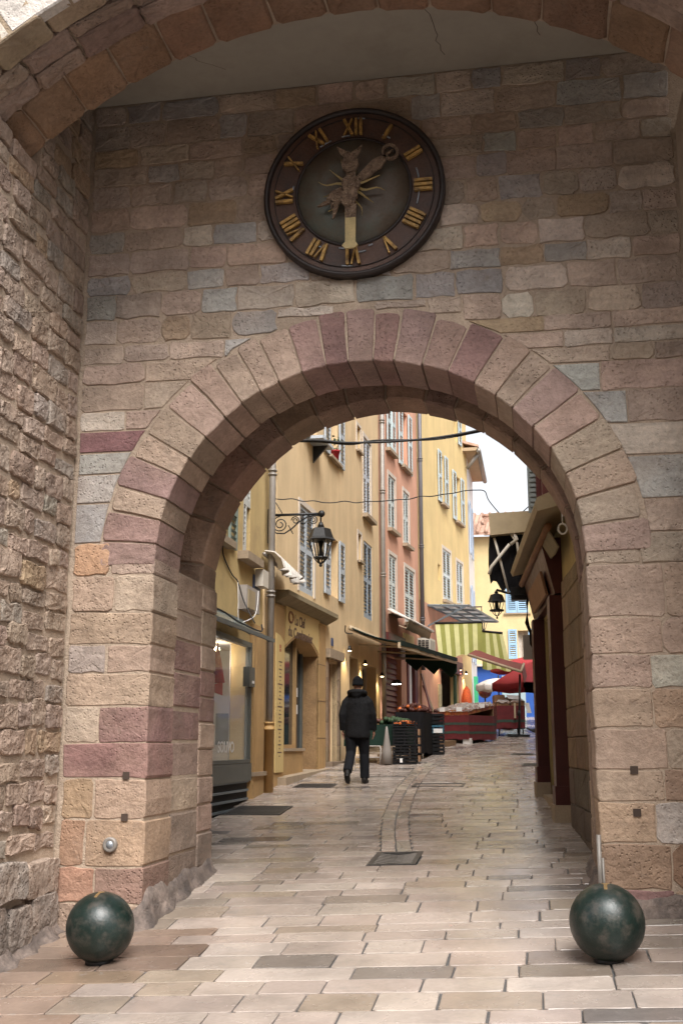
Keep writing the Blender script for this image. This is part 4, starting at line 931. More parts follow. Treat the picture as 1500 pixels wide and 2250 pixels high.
# --- house C: coral
opsC = [(.92, 1.75, 9.55, 11.1), (2.75, 3.55, 9.5, 11.2, M['curtain']), (1.1, 1.92, 7.35, 8.85, 'D'), (2.92, 3.65, 7.25, 8.8, 'D'), (1.12, 1.95, 5.12, 6.65, 'D'), (3.0, 4.3, 5.02, 6.6, 'D'), (.72, 2.45, 1.4, 3.92, None), (3.12, 4.4, 1.5, 4.0, M['dark'])]
hC = facade('coral_house', 'coral pink plastered house with pale green-grey shutters', FC, 0, 4.9, 14.5, opsC, M['coralC'])
for q in (opsC[2], opsC[3], opsC[4], opsC[5]): closed(hC, FC, *q[:4], (.50, .54, .52), False)
leaf(hC, FC, .92, 1.33, 9.55, 11.1, (.48, .55, .55), False, n=.04); leaf(hC, FC, 1.34, 1.75, 9.55, 11.1, (.48, .55, .55), False, n=.07); sill(hC, FC, .85, 1.85, 9.53)
leaf(hC, FC, 2.3, 2.75, 9.45, 11.25, (.48, .55, .55), False, n=.05); leaf(hC, FC, 3.55, 4.0, 9.45, 11.25, (.48, .55, .55), False, n=.05); sill(hC, FC, 2.6, 3.7, 9.5)
m = MB(); m.box(.72, 2.45, -.20, -.16, 1.4, 3.92, 0, FC.p); rs_ = m.build('roller_shutter', M['rollred'], hC)
for k in range(15):
    m = MB(); z = 1.75 + .145 * k; m.box8([FC.p(.74, -.16, z), FC.p(2.43, -.16, z), FC.p(2.43, -.10, z + .02), FC.p(.74, -.10, z + .02), FC.p(.74, -.16, z + .125), FC.p(2.43, -.16, z + .125), FC.p(2.43, -.14, z + .12), FC.p(.74, -.14, z + .12)]); m.build('slat', M['rollred'], rs_)
m = MB(); m.box(.6, 2.6, .002, .10, 3.93, 4.5, 0, FC.p); m.box(.7, 2.5, .10, .115, 4.0, 4.4, 0, FC.p); m.build('maroon_fascia', M['maroon'], hC)
m = MB(); m.box(2.68, 3.9, .002, .06, 4.2, 4.68, 0, FC.p); solo(m, 'shop_sign', M['signtan'], 'blank tan sign on the coral house right of the roller shutter', 'sign', FC.p(3.2, 0, 4.2))
m = MB(); m.box(3.12, 3.3, -.1, .04, 1.5, 4.0, 0, FC.p); m.box(4.05, 4.4, -.1, .04, 1.5, 4.0, 0, FC.p); m.build('door_frame', M['maroon'], hC)
m = MB(); m.box(3.32, 3.85, -.06, -.02, 2.3, 3.95, 0, FC.p); m.build('curtain', M['paper'], hC)
# retracted white awning
t = thing('white_awning', 'half retracted dirty white awning on the coral house', 'awning', FC.p(2.9, .2, 4.6))
m = MB(); m.sheet([[FC.p(.7 + i * .33, n, z + .03 * math.sin(i * 1.7)) for i in range(10)] for n, z in ((.1, 5.12), (.35, 4.98), (.62, 4.82))], thick=(0, 0, -.03)); m.build('cloth', M['awnwhite'], t)
m = MB(); m.sheet([[FC.p(.7 + i * .33, n + .05 * math.sin(i * 2.1), z) for i in range(10)] for n, z in ((.62, 4.81), (.55, 4.60), (.35, 4.68))], thick=(0, 0, -.02)); m.build('valance', M['awncream'], t)
m = MB(); m.tube([FC.p(.65, .64, 4.82), FC.p(3.75, .64, 4.80)], .035, 8); m.tube([FC.p(.72, .05, 5.1), FC.p(.72, .62, 4.82)], .03, 8); m.build('front_bar', M['awnwhite'], t)
# air conditioner
t = thing('air_conditioner', 'cream air conditioner unit with grille on the coral house corner', 'air conditioner', FC.p(4.6, .3, 3.95))
c = FC.p(4.55, .50, 4.28)
AC = lambda a, b, z: FC.p(4.05 + a, .12 + b, z)
m = MB(); m.box(0, .82, 0, .36, 4.02, 4.66, 0, AC); m.build('casing', M['acwhite'], t)
for i in range(8):
    m = MB(); z = 4.09 + .066 * i; m.box(-.012, -.002, .03, .33, z, z + .045, 0, AC); m.build('louvre', M['acdark'], t)
for i in range(2):
    m = MB(); m.box(-.016, -.0125, .11 + .11 * i, .13 + .11 * i, 4.06, 4.62, 0, AC); m.build('grille_bar', M['acwhite'], t)
m = MB(); m.box(.08, .74, .36, .366, 4.08, 4.60, 0, AC); m.build('fan_panel', M['boxgrey'], t)
m = MB(); m.box(.02, .8, .05, .32, 3.96, 4.02, 0, AC); m.build('bracket', M['iron'], t)

# --- house D: yellow, with glass canopy, striped awnings and the open shop
opsD = [(3.0, 3.5, 9.55, 11.2), (5.15, 5.95, 9.35, 11.0, M['curtain']), (3.1, 4.25, 6.3, 8.0, 'D'), (5.1, 6.1, 6.4, 7.9, 'D'), (2.42, 2.76, 6.85, 7.38), (2.5, 5.0, 1.5, 4.25, None), (5.15, 5.75, 12.3, 13.4)]
hD = facade('yellow_house', 'tall bright yellow house with open market shop and glass canopy', FD, 0, 7.2, 15.6, opsD, M['yellowD'])
for q in (opsD[2], opsD[3]): closed(hD, FD, *q[:4], (.52, .56, .56), False)
leaf(hD, FD, 2.55, 3.0, 9.5, 11.25, (.45, .52, .54), False, n=.05); leaf(hD, FD, 3.5, 3.95, 9.5, 11.25, (.45, .52, .54), False, n=.05); sill(hD, FD, 2.9, 3.7, 9.52)
leaf(hD, FD, 4.65, 5.15, 9.3, 11.05, (.45, .52, .54), False, n=.05); leaf(hD, FD, 5.95, 6.45, 9.3, 11.05, (.45, .52, .54), False, n=.05); sill(hD, FD, 5.0, 6.1, 9.32)
leaf(hD, FD, 5.75, 6.2, 12.25, 13.45, (.45, .52, .54), False, n=.05)
m = MB(); m.box(0.02, 2.45, .002, .03, 1.2, 5.9, 0, FD.p); m.box(5.0, 5.6, .002, .03, 1.2, 4.6, 0, FD.p); m.box(2.45, 5.0, .002, .03, 4.25, 5.9, 0, FD.p); m.build('coral_base', M['coralC'], hD)
m = MB(); m.box(2.5, 5.0, -.9, -.84, 1.5, 4.25, 0, FD.p); m.build('shop_back', M['wood'], hD)
m = MB(); m.box(2.55, 3.5, -.3, -.25, 1.6, 3.6, 0, FD.p); m.build('door', M['wood'], hD)
m = MB(); m.box(2.3, 5.1, .03, .16, 3.95, 4.35, 0, FD.p); m.build('maroon_fascia', M['maroon'], hD)
m = MB(); m.box(2.02, 2.4, .03, .06, 2.6, 3.5, 0, FD.p); solo(m, 'wall_poster', M['poster'], 'framed faded poster on the coral wall left of the shop door', 'poster', FD.p(2.2, .03, 2.6))
m = MB(); m.box(4.15, 4.35, .02, .10, 1.9, 3.9, 0, FD.p); m.build('goods_strip', M['greenprod'], hD)
t = thing('glass_canopy', 'steel framed glass canopy projecting from the yellow house', 'canopy', FD.p(4, 1, 5))
cp = lambda s, n, z=0: FD.p(s, n, 5.86 - .05 * n + z)
m = MB(); m.sheet([[cp(.9 + 1.15 * i, .05 + .31 * j) for i in range(5)] for j in range(5)], smooth=False, thick=(0, 0, .015)); m.build('glass_sheet', M['frost'], t)
for i in range(5): m = MB(); m.bar(cp(.9 + 1.15 * i, .02, -.03), cp(.9 + 1.15 * i, 1.32, -.03), .04, .06); m.build('rafter', M['steel'], t)
for n in (.03, .45, .88, 1.31): m = MB(); m.bar(cp(.85, n, -.02), cp(5.55, n, -.02), .04, .06); m.build('purlin', M['steel'], t)
for s in (.9,): m = MB(); m.bar(FD.p(s, .03, 5.2), cp(s, 1.2, -.05), .04, .05); m.build('strut', M['steel'], t)
def striped(name, label, P, nstr, first):     # P(u in 0..1, v in 0..1) -> world; alternating stripes, scalloped lower edge
    t = thing(name, label, 'awning', P(.5, 1))
    for k in range(nstr):
        m = MB(); g = []
        for i in range(4):
            u = (k + i / 3) / nstr; dr = .03 * math.sin(u * 9)
            g.append([P(u, v) for v in (0, .25, .5, .8, 1 + dr)])
        m.sheet(g, thick=(.0, .02, -.0)); m.build('stripe', M['stripeA' if (k + first) % 2 else 'stripeB'], t)
    m = MB(); m.tube([P(0, 0), P(1, 0)], .035, 8); m.build('top_bar', M['iron'], t); return t
a0, a1 = Vector((-2.98, 33.0, 5.24)), Vector((-1.58, 33.1, 5.26))
def PS(u, v): p = a0.lerp(a1, u); return (p.x + .12 * v * (1 - u), p.y - .25 * v, p.z - 1.03 * v + .03 * math.sin(u * 14) * v)
striped('striped_awning', 'olive and cream striped awning hanging under the glass canopy', PS, 10, 0)
b0, b1 = Vector((-1.60, 33.4, 5.02)), Vector((-.98, 33.4, 4.95))
def PS2(u, v): p = b0.lerp(b1, u); return (p.x + .22 * v * u, p.y - .3 * v + .0, p.z - 1.15 * v)
striped('striped_awning', 'narrower olive striped awning panel right of the wide striped one', PS2, 6, 1)
t = thing('rust_awning', 'rust red awning stretched down over the market stall', 'awning', (-1.2, 32, 4))
A0, A1, A2, A3 = Vector((-1.95, 32.2, 4.24)), Vector((-1.75, 33.0, 4.44)), Vector((-.36, 31.5, 3.88)), Vector((-.42, 30.4, 3.62))
m = MB(); m.sheet([[A0.lerp(A1, j / 3).lerp(A3.lerp(A2, j / 3), i / 6) - Vector((0, 0, .05 * math.sin(PI * i / 6))) for j in range(4)] for i in range(7)], thick=(0, 0, -.03)); m.build('cloth', M['awnred'], t)
m = MB(); m.sheet([[A3.lerp(A2, j / 4) - Vector((-.03 * i, 0, .17 * i)) for j in range(5)] for i in range(3)], thick=(.02, 0, 0)); m.build('valance', M['awnred'], t)
m = MB(); m.tube([A0 - Vector((0, 0, .03)), A3 - Vector((0, 0, .03))], .04, 8); m.tube([A3, A2], .035, 8); m.build('frame_bar', M['awncream'], t)
# lit wall spots of the shop
def spot(fr, s, n, z, label, r=.04, m='lampwarm', p=14):
    t = thing('wall_light', label, 'lamp', fr.p(s, n, z))
    mb = MB(); mb.lathe([(r, 0), (r * 1.15, .03), (r * .6, .10)], fr.p(s, n, z), 10); mb.build('housing', M['iron'], t)
    mb = MB(); mb.lathe([(r * .3, -.012), (r * .9, -.012), (r * .9, -.002), (r * .3, -.002)], fr.p(s, n, z), 10); mb.build('lens', M[m], t)
    l = bpy.data.lights.new('lamp_glow', 'SPOT'); l.energy = p; l.spot_size = R(100); l.spot_blend = .6; l.shadow_soft_size = .04; l.color = (1, .80, .45) if m == 'lampwarm' else (1, .95, .85)
    o = bpy.data.objects.new('lamp_glow', l); COL.objects.link(o); o.location = (0, 0, -.03); o.parent = t
spot(FD, 1.85, .12, 4.32, 'lit warm wall light left of the yellow house shop door', p=40); spot(FD, 4.7, .15, 4.1, 'lit warm wall light above the shop entrance goods', p=40); spot(FD, 5.75, .12, 4.05, 'lit warm wall light on the end pillar of yellow house', p=30)
spot(FB, 5.35, .12, 3.62, 'lit warm wall light at the near end of green awning', p=16); spot(FB, 7.05, .12, 3.45, 'lit warm wall light under the middle of green awning', p=14); spot(FB, 9.15, .12, 3.3, 'lit warm wall light near the zinc pipe under green awning', p=14)
spot(FC, .35, .35, 3.15, 'lit white lamp hanging under the green awning', .13, 'lampwhite', 16)
# green awning over the fruit stall
t = thing('green_awning', 'long dark green awning with dirty cream underside over the fruit stall', 'awning', FB.p(7.5, .8, 3.4))
def GA(u, v): s = 5.55 + 6.1 * u; return FB.p(s, .12 + (1.05 + .5 * u) * v, 4.12 + .10 * u - (.32 + .02 * u) * v - .05 * math.sin(PI * v))
m = MB(); m.sheet([[GA(i / 12, j / 4) for j in range(5)] for i in range(13)], thick=(0, 0, .02)); m.build('cloth', M['awndkgreen'], t)
m = MB(); m.sheet([[Vector(GA(i / 12, j / 4)) - Vector((0, 0, .03)) for j in range(5)] for i in range(13)]); m.build('lining', M['awncream'], t)
m = MB(); m.bar(Vector(GA(0, 1)) - Vector((0, 0, .06)), Vector(GA(1, 1)) - Vector((0, 0, .06)), .06, .12); m.build('front_bar', M['awncream'], t)
m = MB(); rq = random.Random(6)
m.sheet([[Vector(GA(u, 1)) + Vector((.03, .0,   .04 - k * .055 * (1 if k < 2 else rq.uniform(.7, 1.1)))) for k in range(3)] for u in [i / 16 for i in range(17)]], thick=(.012, 0, 0)); m.build('valance', M['awndkgreen'], t)
m = MB(); e0 = Vector(GA(1, 0.1)); e1 = Vector(GA(1, 1))
m.sheet([[e0.lerp(e1, i / 9) + Vector((.02, .02, .02 - k * (.17 + .05 * ((i * 7) % 3)))) for k in range(3)] for i in range(10)], thick=(0, .02, 0)); m.build('end_flap', M['greencloth'], t)
for u in (.12, .5, .9): m = MB(); m.tube([Vector(GA(u, 0)) - Vector((0, 0, .3)), Vector(GA(u + .06, .5)) - Vector((0, 0, .12)), Vector(GA(u, 1)) - Vector((0, 0, .05))], .022, 6); m.build('arm', M['awncream'], t)
m = MB(); m.tube([GA(0, -.02), GA(1, -.02)], .06, 8); m.build('roller', M['awncream'], t)
cable('awning_cable', 'dark cable from the cobbler cornice to the green awning', [FB.p(3.9, .35, 4.0), FB.p(4.6, .2, 3.93), FB.p(5.5, .15, 4.0)], .012)

# --- house E and F at the end of the street
hE = facade('white_house', 'narrow white house side with pale blue shutters beyond the yellow house', FE, 0, 3.9, 12.2, [(1.0, 1.9, 8.6, 10.6), (1.0, 1.9, 4.6, 7.4)], M['whiteE'])
for z0, z1 in ((8.6, 10.6), (4.6, 7.4)): leaf(hE, FE, .5, 1.0, z0, z1, (.36, .45, .58), False, n=.06); leaf(hE, FE, 1.9, 2.4, z0, z1, (.36, .45, .58), False, n=.06)
m = MB(); m.box(-.7, 4.2, -.3, .46, 12.2, 12.32, 0, FE.p); m.build('eave', M['eave'], hE)
m = MB(); m.tube([FE.p(-.7, .5, 12.2), FE.p(4.2, .5, 12.2)], .09, 8); m.tube([FE.p(-.4, .5, 12.2), FE.p(-.4, .05, 11.6)], .07, 8); m.build('gutter', M['zinc'], hE)
m = MB(); m.box8([FE.p(-.7, .5, 12.33), FE.p(4.2, .5, 12.33), FE.p(4.2, -3.5, 13.6), FE.p(-.7, -3.5, 13.6), FE.p(-.7, .5, 12.42), FE.p(4.2, .5, 12.42), FE.p(4.2, -3.5, 13.7), FE.p(-.7, -3.5, 13.7)]); m.build('roof', M['tile'], hE)
opsF = [(1.25, 2.0, 6.75, 8.5), (1.62, 2.02, 4.95, 6.05, M['curtain']), (.9, 4.8, 2.0, 4.55, None)]
hF = facade('pale_yellow_house', 'pale yellow house with light blue shutters closing the street end', FF, 0, 7.5, 9.85, opsF, M['yellowF'])
leaf(hF, FF, 1.2, 1.62, 6.75, 8.5, (.30, .47, .64), False, n=.05); leaf(hF, FF, 1.64, 2.06, 6.75, 8.5, (.30, .47, .64), False, n=.05); sill(hF, FF, 1.1, 2.15, 6.74, .08, .05)
leaf(hF, FF, 2.03, 2.35, 4.95, 6.1, (.28, .45, .62), False, n=.05); leaf(hF, FF, 1.25, 1.58, 4.95, 6.1, (.28, .45, .62), False, n=.05); sill(hF, FF, 1.5, 2.2, 4.94, .1, .06)
m = MB(); m.box(-.1, 7.6, -.2, .25, 4.66, 4.75, 0, FF.p); m.build('string_course', M['trim'], hF)
m = MB()
m.box8([FF.p(-.6, .4, 9.85), FF.p(7.6, .4, 9.85), FF.p(7.6, -4, 11.5), FF.p(-.6, -4, 11.5), FF.p(-.6, .4, 9.95), FF.p(7.6, .4, 9.95), FF.p(7.6, -4, 11.6), FF.p(-.6, -4, 11.6)]); rf = m.build('roof', M['tile'], hF)
for k in range(24):
    m = MB(); s = -.5 + .34 * k; m.tube([FF.p(s, .45, 9.97), FF.p(s, -4, 11.62)], .085, 6); m.build('tile', M['tile'], rf)
for s, n in ((1.55, -2.2), (.35, -1.6)):
    m = MB(); m.box(s, s + .35, n, n + .4, 10.2, 10.95, 0, FF.p); m.box(s - .05, s + .40, n - .05, n + .45, 10.95, 11.03, 0, FF.p); m.build('chimney', M['tile'], hF)
m = MB(); m.box(0, 7.5, .002, .06, 2.0, 4.64, 0, FF.p); m.build('blue_shopfront', M['blue'], hF)
m = MB(); m.box(.95, 1.85, .061, .09, 2.2, 4.3, 0, FF.p); m.build('door', M['bluegrey'], hF)
m = MB(); m.box(2.62, 2.75, .061, .09, 2.4, 4.2, 0, FF.p); m.build('dark_panel', M['dark'], hF)
m = MB(); m.box(2.2, 2.22, .0, .03, 4.8, 9.8, 0, FF.p); m.build('pipe', M['yellowF'], hF)
t = thing('wall_lamp', 'small dark lantern on a bracket beside the far yellow house', 'street lamp', (-2.3, 40.3, 6.2))
m = MB(); m.tube([(-2.3, 40.3, 6.62), (-1.90, 40.3, 6.62)], .025, 6); m.tube([(-1.92, 40.3, 6.62), (-1.92, 40.3, 6.42)], .018, 6); m.build('arm', M['iron'], t); lantern(t, (-1.92, 40.3, 5.70), 1.05)
m = MB(); m.box(-2.24, -2.10, 39.7, 40.0, 2.6, 4.05); solo(m, 'green_screen', M['green'], 'bright green screen standing at the end of the yellow house', 'screen', (-2.17, 39.8, 2.6))

# ------------------------------------------------------------------ right-hand building with the mahogany shopfront
P_ = FRr.p
opsR = [(1.2, 3.55, .7, 3.4, None), (1.6, 2.3, 4.85, 6.4, M['curtain'])]
hR = facade('olive_house', 'ochre house with dark mahogany shopfront along the right of the street', FRr, -1.92, 4.42, 7.6, opsR, M['rightY'], back=5)
rr_ = random.Random(13); z = .3
while z < 3.5:
    h = rr_.uniform(.3, .5); h = min(h, 3.56 - z) if 3.56 - z - h > .12 else 3.56 - z; s = -1.9
    while s < .5:
        L = rr_.uniform(.6, 1.3); e = min(.55, s + L); e = .55 if .55 - e < .25 else e
        m = MB(); m.stone(rect(s, e - .004, z, z + h - .004, .004, rr_, 2, 1, .05), lambda u, v, w: P_(u, w, v), .05, .1, .012, .007, rr_)
        c = (.2, .13, .07) if z > 1.05 else (.125, .09, .065); m.build('stone', M['brownstone'], hR, color=shade(c, rr_, .12)); s = e
    z += h
def bx(m, s0, s1, n0, n1, z0, z1): m.box(s0, s1, n0, n1, z0, z1, 0, P_); return m
for s0, s1 in ((.86, 1.2), (3.55, 3.9)):
    zf = gz(*P_(s0, .1, 0)[:2])
    m = bx(MB(), s0, s1, .002, .17, zf + .2, 3.44); bx(m, s0 - .02, s1 + .02, .002, .19, zf + .2, zf + .42); m.build('pilaster', M['mahog'], hR)
    m = bx(MB(), s0 - .04, s1 + .04, .001, .21, zf - .2, zf + .20); m.build('plinth', M['sill'], hR)
m = bx(MB(), 1.2, 3.55, -.4, .12, .5, .93); m.build('door_step', M['sill'], hR)
m = MB()
for s in (1.25, 2.0, 2.75, 3.45): bx(m, s, s + .08, -.16, -.06, .93, 3.3)
bx(m, 1.25, 3.53, -.16, -.04, 2.85, 3.0); bx(m, 1.25, 3.53, -.16, -.05, 1.2, 1.4); d = m.build('shop_front', M['mahog'], hR)
m = bx(MB(), 1.25, 3.53, -.12, -.10, 1.0, 3.3); m.build('pane', M['glass'], d)
m = MB(); m.box(2.3, 2.34, -.05, -.01, 1.7, 2.1, 0, P_); m.build('handle', M['brass'], d)
m = MB(); m.prism([(.002, 3.46), (.10, 3.46), (.24, 4.05), (.24, 4.16), (.002, 4.16)], lambda u, v, w: P_(w, u, v), .82, 4.1); m.build('fascia', M['mahog'], hR)
m = MB(); m.prism([(.14, 3.50), (.175, 3.50), (.245, 3.80), (.21, 3.80)], lambda u, v, w: P_(w, u, v), 1.25, 3.3); m.build('name_board', M['wood'], hR)
fh = Fr((.22, 18.4), (.03, 1), -1)
hK = facade('rear_house', 'plain ochre house continuing the right side beyond the mahogany shop', fh, 0, 11.5, 11.5, [(2, 3, 3.6, 5.4), (6, 7, 3.8, 5.6), (2, 3, 7, 8.8), (6, 7, 7, 8.8)], M['rightY'], back=4)
# awning cassette and roller above the shopfront
t = thing('folded_awning', 'folded brown awning in a long metal cassette over the mahogany shopfront', 'awning', P_(2, .2, 4.3))
m = MB(); m.prism([(.02, 4.30), (.40, 4.20), (.43, 4.27), (.40, 4.36), (.02, 4.52)], lambda u, v, w: P_(w, u, v), -.6, 4.3); m.build('cassette', M['boxbeige'], t)
m = MB(); m.tube([P_(-.2, .25, 4.10), P_(4.2, .27, 4.06)], .045, 10); m.build('roller', M['wood'], t)
m = MB(); m.sheet([[P_(-.1 + .4 * i, .24 - .05 * j, 4.06 - .09 * j - .02 * math.sin(i * 1.9)) for j in range(3)] for i in range(11)], thick=(.02, 0, 0)); m.build('cloth', M['cornice'], t)
m = MB(); m.tube([P_(-.55, .12, 4.2), P_(-.55, .12, 4.05)], .01, 6); m.tube([P_(-.55, .12 + .05 * math.cos(a * .55), 4.0 + .06 * math.sin(a * .55)) for a in range(13)], .012, 6); m.build('crank_eye', M['acwhite'], t)
cable('wall_cable', 'dark sagging cable above the folded brown awning', [P_(2.4, .12, 4.95), P_(1.2, .12, 4.72), P_(.2, .12, 4.62), P_(-.8, .08, 4.75)], .015)
m = bx(MB(), 2.31, 2.34, .02, .27, 4.8, 6.5); so = m.build('shutter', M['shutter'], hR, color=(.20, .22, .21))
for k in range(22): m = bx(MB(), 2.296, 2.309, .05, .24, 4.88 + .072 * k, 4.925 + .072 * k); m.build('louvre', M['shutter'], so, color=(.24, .26, .25))
m = bx(MB(), 1.55, 1.62, .0, .14, 4.75, 6.5); bx(m, 2.2, 2.28, .0, .16, 4.75, 6.5); m.build('window_frame', M['maroon'], hR)
# second, torn awning at the far end of the building
t = thing('torn_awning', 'torn black awning hanging from a beige hood at far end of right house', 'awning', (-.3, 17.7, 4.9))
m = MB(); X0, X1 = -.66, .05
m.box8([(X0, 17.45, 4.93), (X1, 17.45, 4.98), (X1, 18.1, 4.98), (X0, 18.1, 4.93), (X0 - .02, 17.45, 5.29), (X1, 17.45, 5.31), (X1, 18.1, 5.31), (X0 - .02, 18.1, 5.29)]); m.build('hood', M['boxbeige'], t)
m = MB(); rq = random.Random(17); g = []
for i in range(13):
    u = i / 12; x = -.68 + .58 * u; bot = 3.86 + .22 * abs(math.sin(i * 2.3)) * .6 + (.30 * (1 - u) ** 2) + (.3 if i > 11 else 0)
    g.append([(x - .03 * math.sin(v * 3), 17.62 + .03 * math.sin(i * 1.4 + v * 4), 4.96 + (bot - 4.96) * v) for v in (0, .3, .6, .85, 1)])
m.sheet(g, thick=(0, .012, 0)); m.build('torn_fabric', M['awnblack'], t)
m = MB(); m.tube([(-.60, 17.55, 4.9), (-.52, 17.55, 4.55), (-.40, 17.56, 4.0)], .022, 6); m.tube([(-.36, 17.52, 5.0), (-.24, 17.52, 4.8), (-.20, 17.52, 4.3)], .022, 6); m.tube([(-.36, 17.5, 4.78), (-.66, 17.5, 4.42), (-.70, 17.5, 4.30)], .028, 6); m.tube([(-.30, 17.5, 5.0), (-.24, 17.5, 4.86), (-.34, 17.5, 4.78)], .03, 6); m.build('arm', M['acwhite'], t)
m = MB(); m.box(-.36, -.06, 17.3, 17.5, 3.86, 4.06); m.box(-.30, -.12, 17.2, 17.3, 3.92, 4.0); m.build('end_bracket', M['iron'], t)
t = thing('wall_lamp', 'black lantern hanging behind the torn black awning', 'street lamp', (-.3, 18.3, 3.9))
m = MB(); m.tube([(.0, 18.3, 4.12), (-.3, 18.3, 4.06), (-.62, 18.3, 4.16)], .022, 6); m.build('arm', M['iron'], t); lantern(t, (-.62, 18.3, 3.72), .62)
m = MB(); m.box(-.20, .02, 17.30, 17.75, 2.95, 3.30); sb = solo(m, 'sign_box', M['boxgrey'], 'plain grey box sign fixed at the far corner of right house', 'sign', (-.1, 17.4, 2.95))
m = MB(); m.box(-.21, -.02, 17.285, 17.30, 2.93, 2.95); m.build('edge_strip', M['boxgrey'], sb)
m = MB(); g = []
for i in range(7): g.append([(-.02 - .10 * math.sin(i * .5 + .3) - .02 * j * (i % 2), 17.0 + .05 * i, 3.95 - .16 * i * (1 if j else .8)) for j in range(3)])
m.sheet(g, thick=(.01, .02, 0)); solo(m, 'torn_rag', M['awnblack'], 'dark torn rag of awning cloth hanging by the shop corner', 'rag', (-.02, 17.1, 3.2))

# ------------------------------------------------------------------ the clock
CX_, CZ_ = -1.475, 6.51; YC = 8.985
ck = thing('wall_clock', 'large dark round clock with gilt Roman numerals and flaking hands', 'clock', (CX_, YC, CZ_))
cc = (CX_, YC, CZ_)
def ringY(prof): 
    m = MB(); n = 64; vs = []
    for r, z in prof:
        for k in range(n): a = 2 * PI * k / n; vs.append((cc[0] + r * math.cos(a), cc[1] - z, cc[2] + r * math.sin(a)))
    p = len(prof); fs = []
    for i in range(p):
        for k in range(n): fs.append((i * n + k, i * n + (k + 1) % n, ((i + 1) % p) * n + (k + 1) % n, ((i + 1) % p) * n + k))
    m.add(vs, fs, 0, True); return m
ringY([(.83, -.03), (.83, .06), (.818, .08), (.80, .082), (.785, .07), (.778, .05), (.778, -.03)]).build('rim', M['rimdark'], ck)
m = MB(); m.lathe([(.78, -.03), (.78, .045), (.52, .05), (.52, -.03)], cc, 64, axis='Y', smooth=False); m.build('numeral_band', M['rust'], ck)
ringY([(.535, .045), (.535, .06), (.522, .066), (.512, .06), (.512, .045)]).build('inner_ring', M['rimdark'], ck)
ringY([(.735, .045), (.735, .055), (.728, .055), (.728, .045)]).build('outer_line', M['rimdark'], ck)
m = MB(); m.lathe([(.513, .045), (.513, .053), (.3, .062), (.05, .066), (.001, .066)], cc, 48, axis='Y'); m.build('dial', M['dial'], ck)
def cpos(th, r, t, z):   # clock angle clockwise from the top, radius, sideways offset, distance out from the wall
    e = (math.sin(th), math.cos(th)); f = (math.cos(th), -math.sin(th))
    return (cc[0] + e[0] * r + f[0] * t, cc[1] - z, cc[2] + e[1] * r + f[1] * t)
def stroke(m, th, t0, r0, t1, r1, w):
    dx, dr = t1 - t0, r1 - r0; L = math.hypot(dx, dr); nx, nr = dr / L * w / 2, -dx / L * w / 2
    q = [(t0 - nx, r0 - nr), (t0 + nx, r0 + nr), (t1 + nx, r1 + nr), (t1 - nx, r1 - nr)]
    m.box8([cpos(th, r, t, .052) for t, r in q] + [cpos(th, r, t, .085) for t, r in q])
ROM = ['I', 'II', 'III', 'IIII', 'V', 'VI', 'VII', 'VIII', 'IX', 'X', 'XI', 'XII']
for h, word in enumerate(ROM):
    th = 2 * PI * (h + 1) / 12; wid = {'I': .043, 'V': .105, 'X': .105}; tot = sum(wid[c] for c in word); t = -tot / 2; m = MB(); a, b = .555, .715
    for c in word:
        w = wid[c]; k = t + w / 2
        if c == 'I': stroke(m, th, k, a, k, b, .027)
        elif c == 'V': stroke(m, th, k - .036, b, k, a, .027); stroke(m, th, k + .036, b, k + .004, a, .013)
        else: stroke(m, th, k - .038, b, k + .038, a, .027); stroke(m, th, k + .038, b, k - .038, a, .013)
        t += w
    m.build('numeral', M['gold'], ck)
rq = random.Random(23)
for k in range(14):
    th = rq.uniform(0, 2 * PI); L = rq.uniform(.04, .12); r = rq.choice([.56, .725, .60]); m = MB()
    m.tube([cpos(th + L * (i / 4 - .5) / r, r, 0, .056) for i in range(5)], .008, 5); m.build('flaked_edge', M['rivet'], ck)
HZ = .20
def plate(m, pts, z=HZ, d=.022):   # outline of (x right, y up) in clock plane
    m.prism(pts, lambda u, v, w: (cc[0] + u, cc[1] - w, cc[2] + v), z - d, z)
def rot(pts, deg): a = R(deg); return [(x * math.cos(a) + y * math.sin(a), -x * math.sin(a) + y * math.cos(a)) for x, y in pts]
def blob(m, x, y, r, s=1.0, z=HZ):
    n = 12; m.prism([(x + r * math.cos(2 * PI * k / n) * (1 + rq.uniform(-.1, .1)), y + r * s * math.sin(2 * PI * k / n) * (1 + rq.uniform(-.1, .1))) for k in range(n)], lambda u, v, w: (cc[0] + u, cc[1] - w, cc[2] + v), z - .03, z + rq.uniform(.0, .012))
m = MB(); m.lathe([(.05, .05), (.045, HZ - .02)], cc, 12, axis='Y'); m.build('spindle', M['iron'], ck)
m = MB(); blob(m, 0, .0, .085); plate(m, [(-.045, -.06), (.045, -.06), (.04, .2), (.0, .3), (-.04, .2)], HZ - .004); blob(m, -.005, .19, .072, 1.15, HZ + .002)
plate(m, [(-.05, .25), (.0, .27), (.05, .25), (.09, .31), (.105, .37), (.06, .335), (.0, .30), (-.07, .34), (-.125, .375), (-.10, .31)], HZ + .001); blob(m, .0, -.10, .065, 1.1, HZ + .003)
blob(m, -.02, -.16, .062, 1.1, HZ + .004); plate(m, [(-.055, -.20), (.05, -.20), (.045, -.33), (-.045, -.33)], HZ + .002); m.build('tail_figure', M['flake'], ck)
m = MB(); plate(m, [(-.05, -.25), (.046, -.25), (.042, -.56), (.064, -.595), (.03, -.62), (-.05, -.62), (-.08, -.59), (-.05, -.56)], HZ); m.build('minute_hand', M['palegold'], ck)
m = MB(); plate(m, rot([(-.03, .08), (.03, .08), (.055, .18), (.05, .27), (.06, .30), (.035, .38), (-.03, .38), (-.055, .30), (-.045, .2)], 50), HZ - .035)
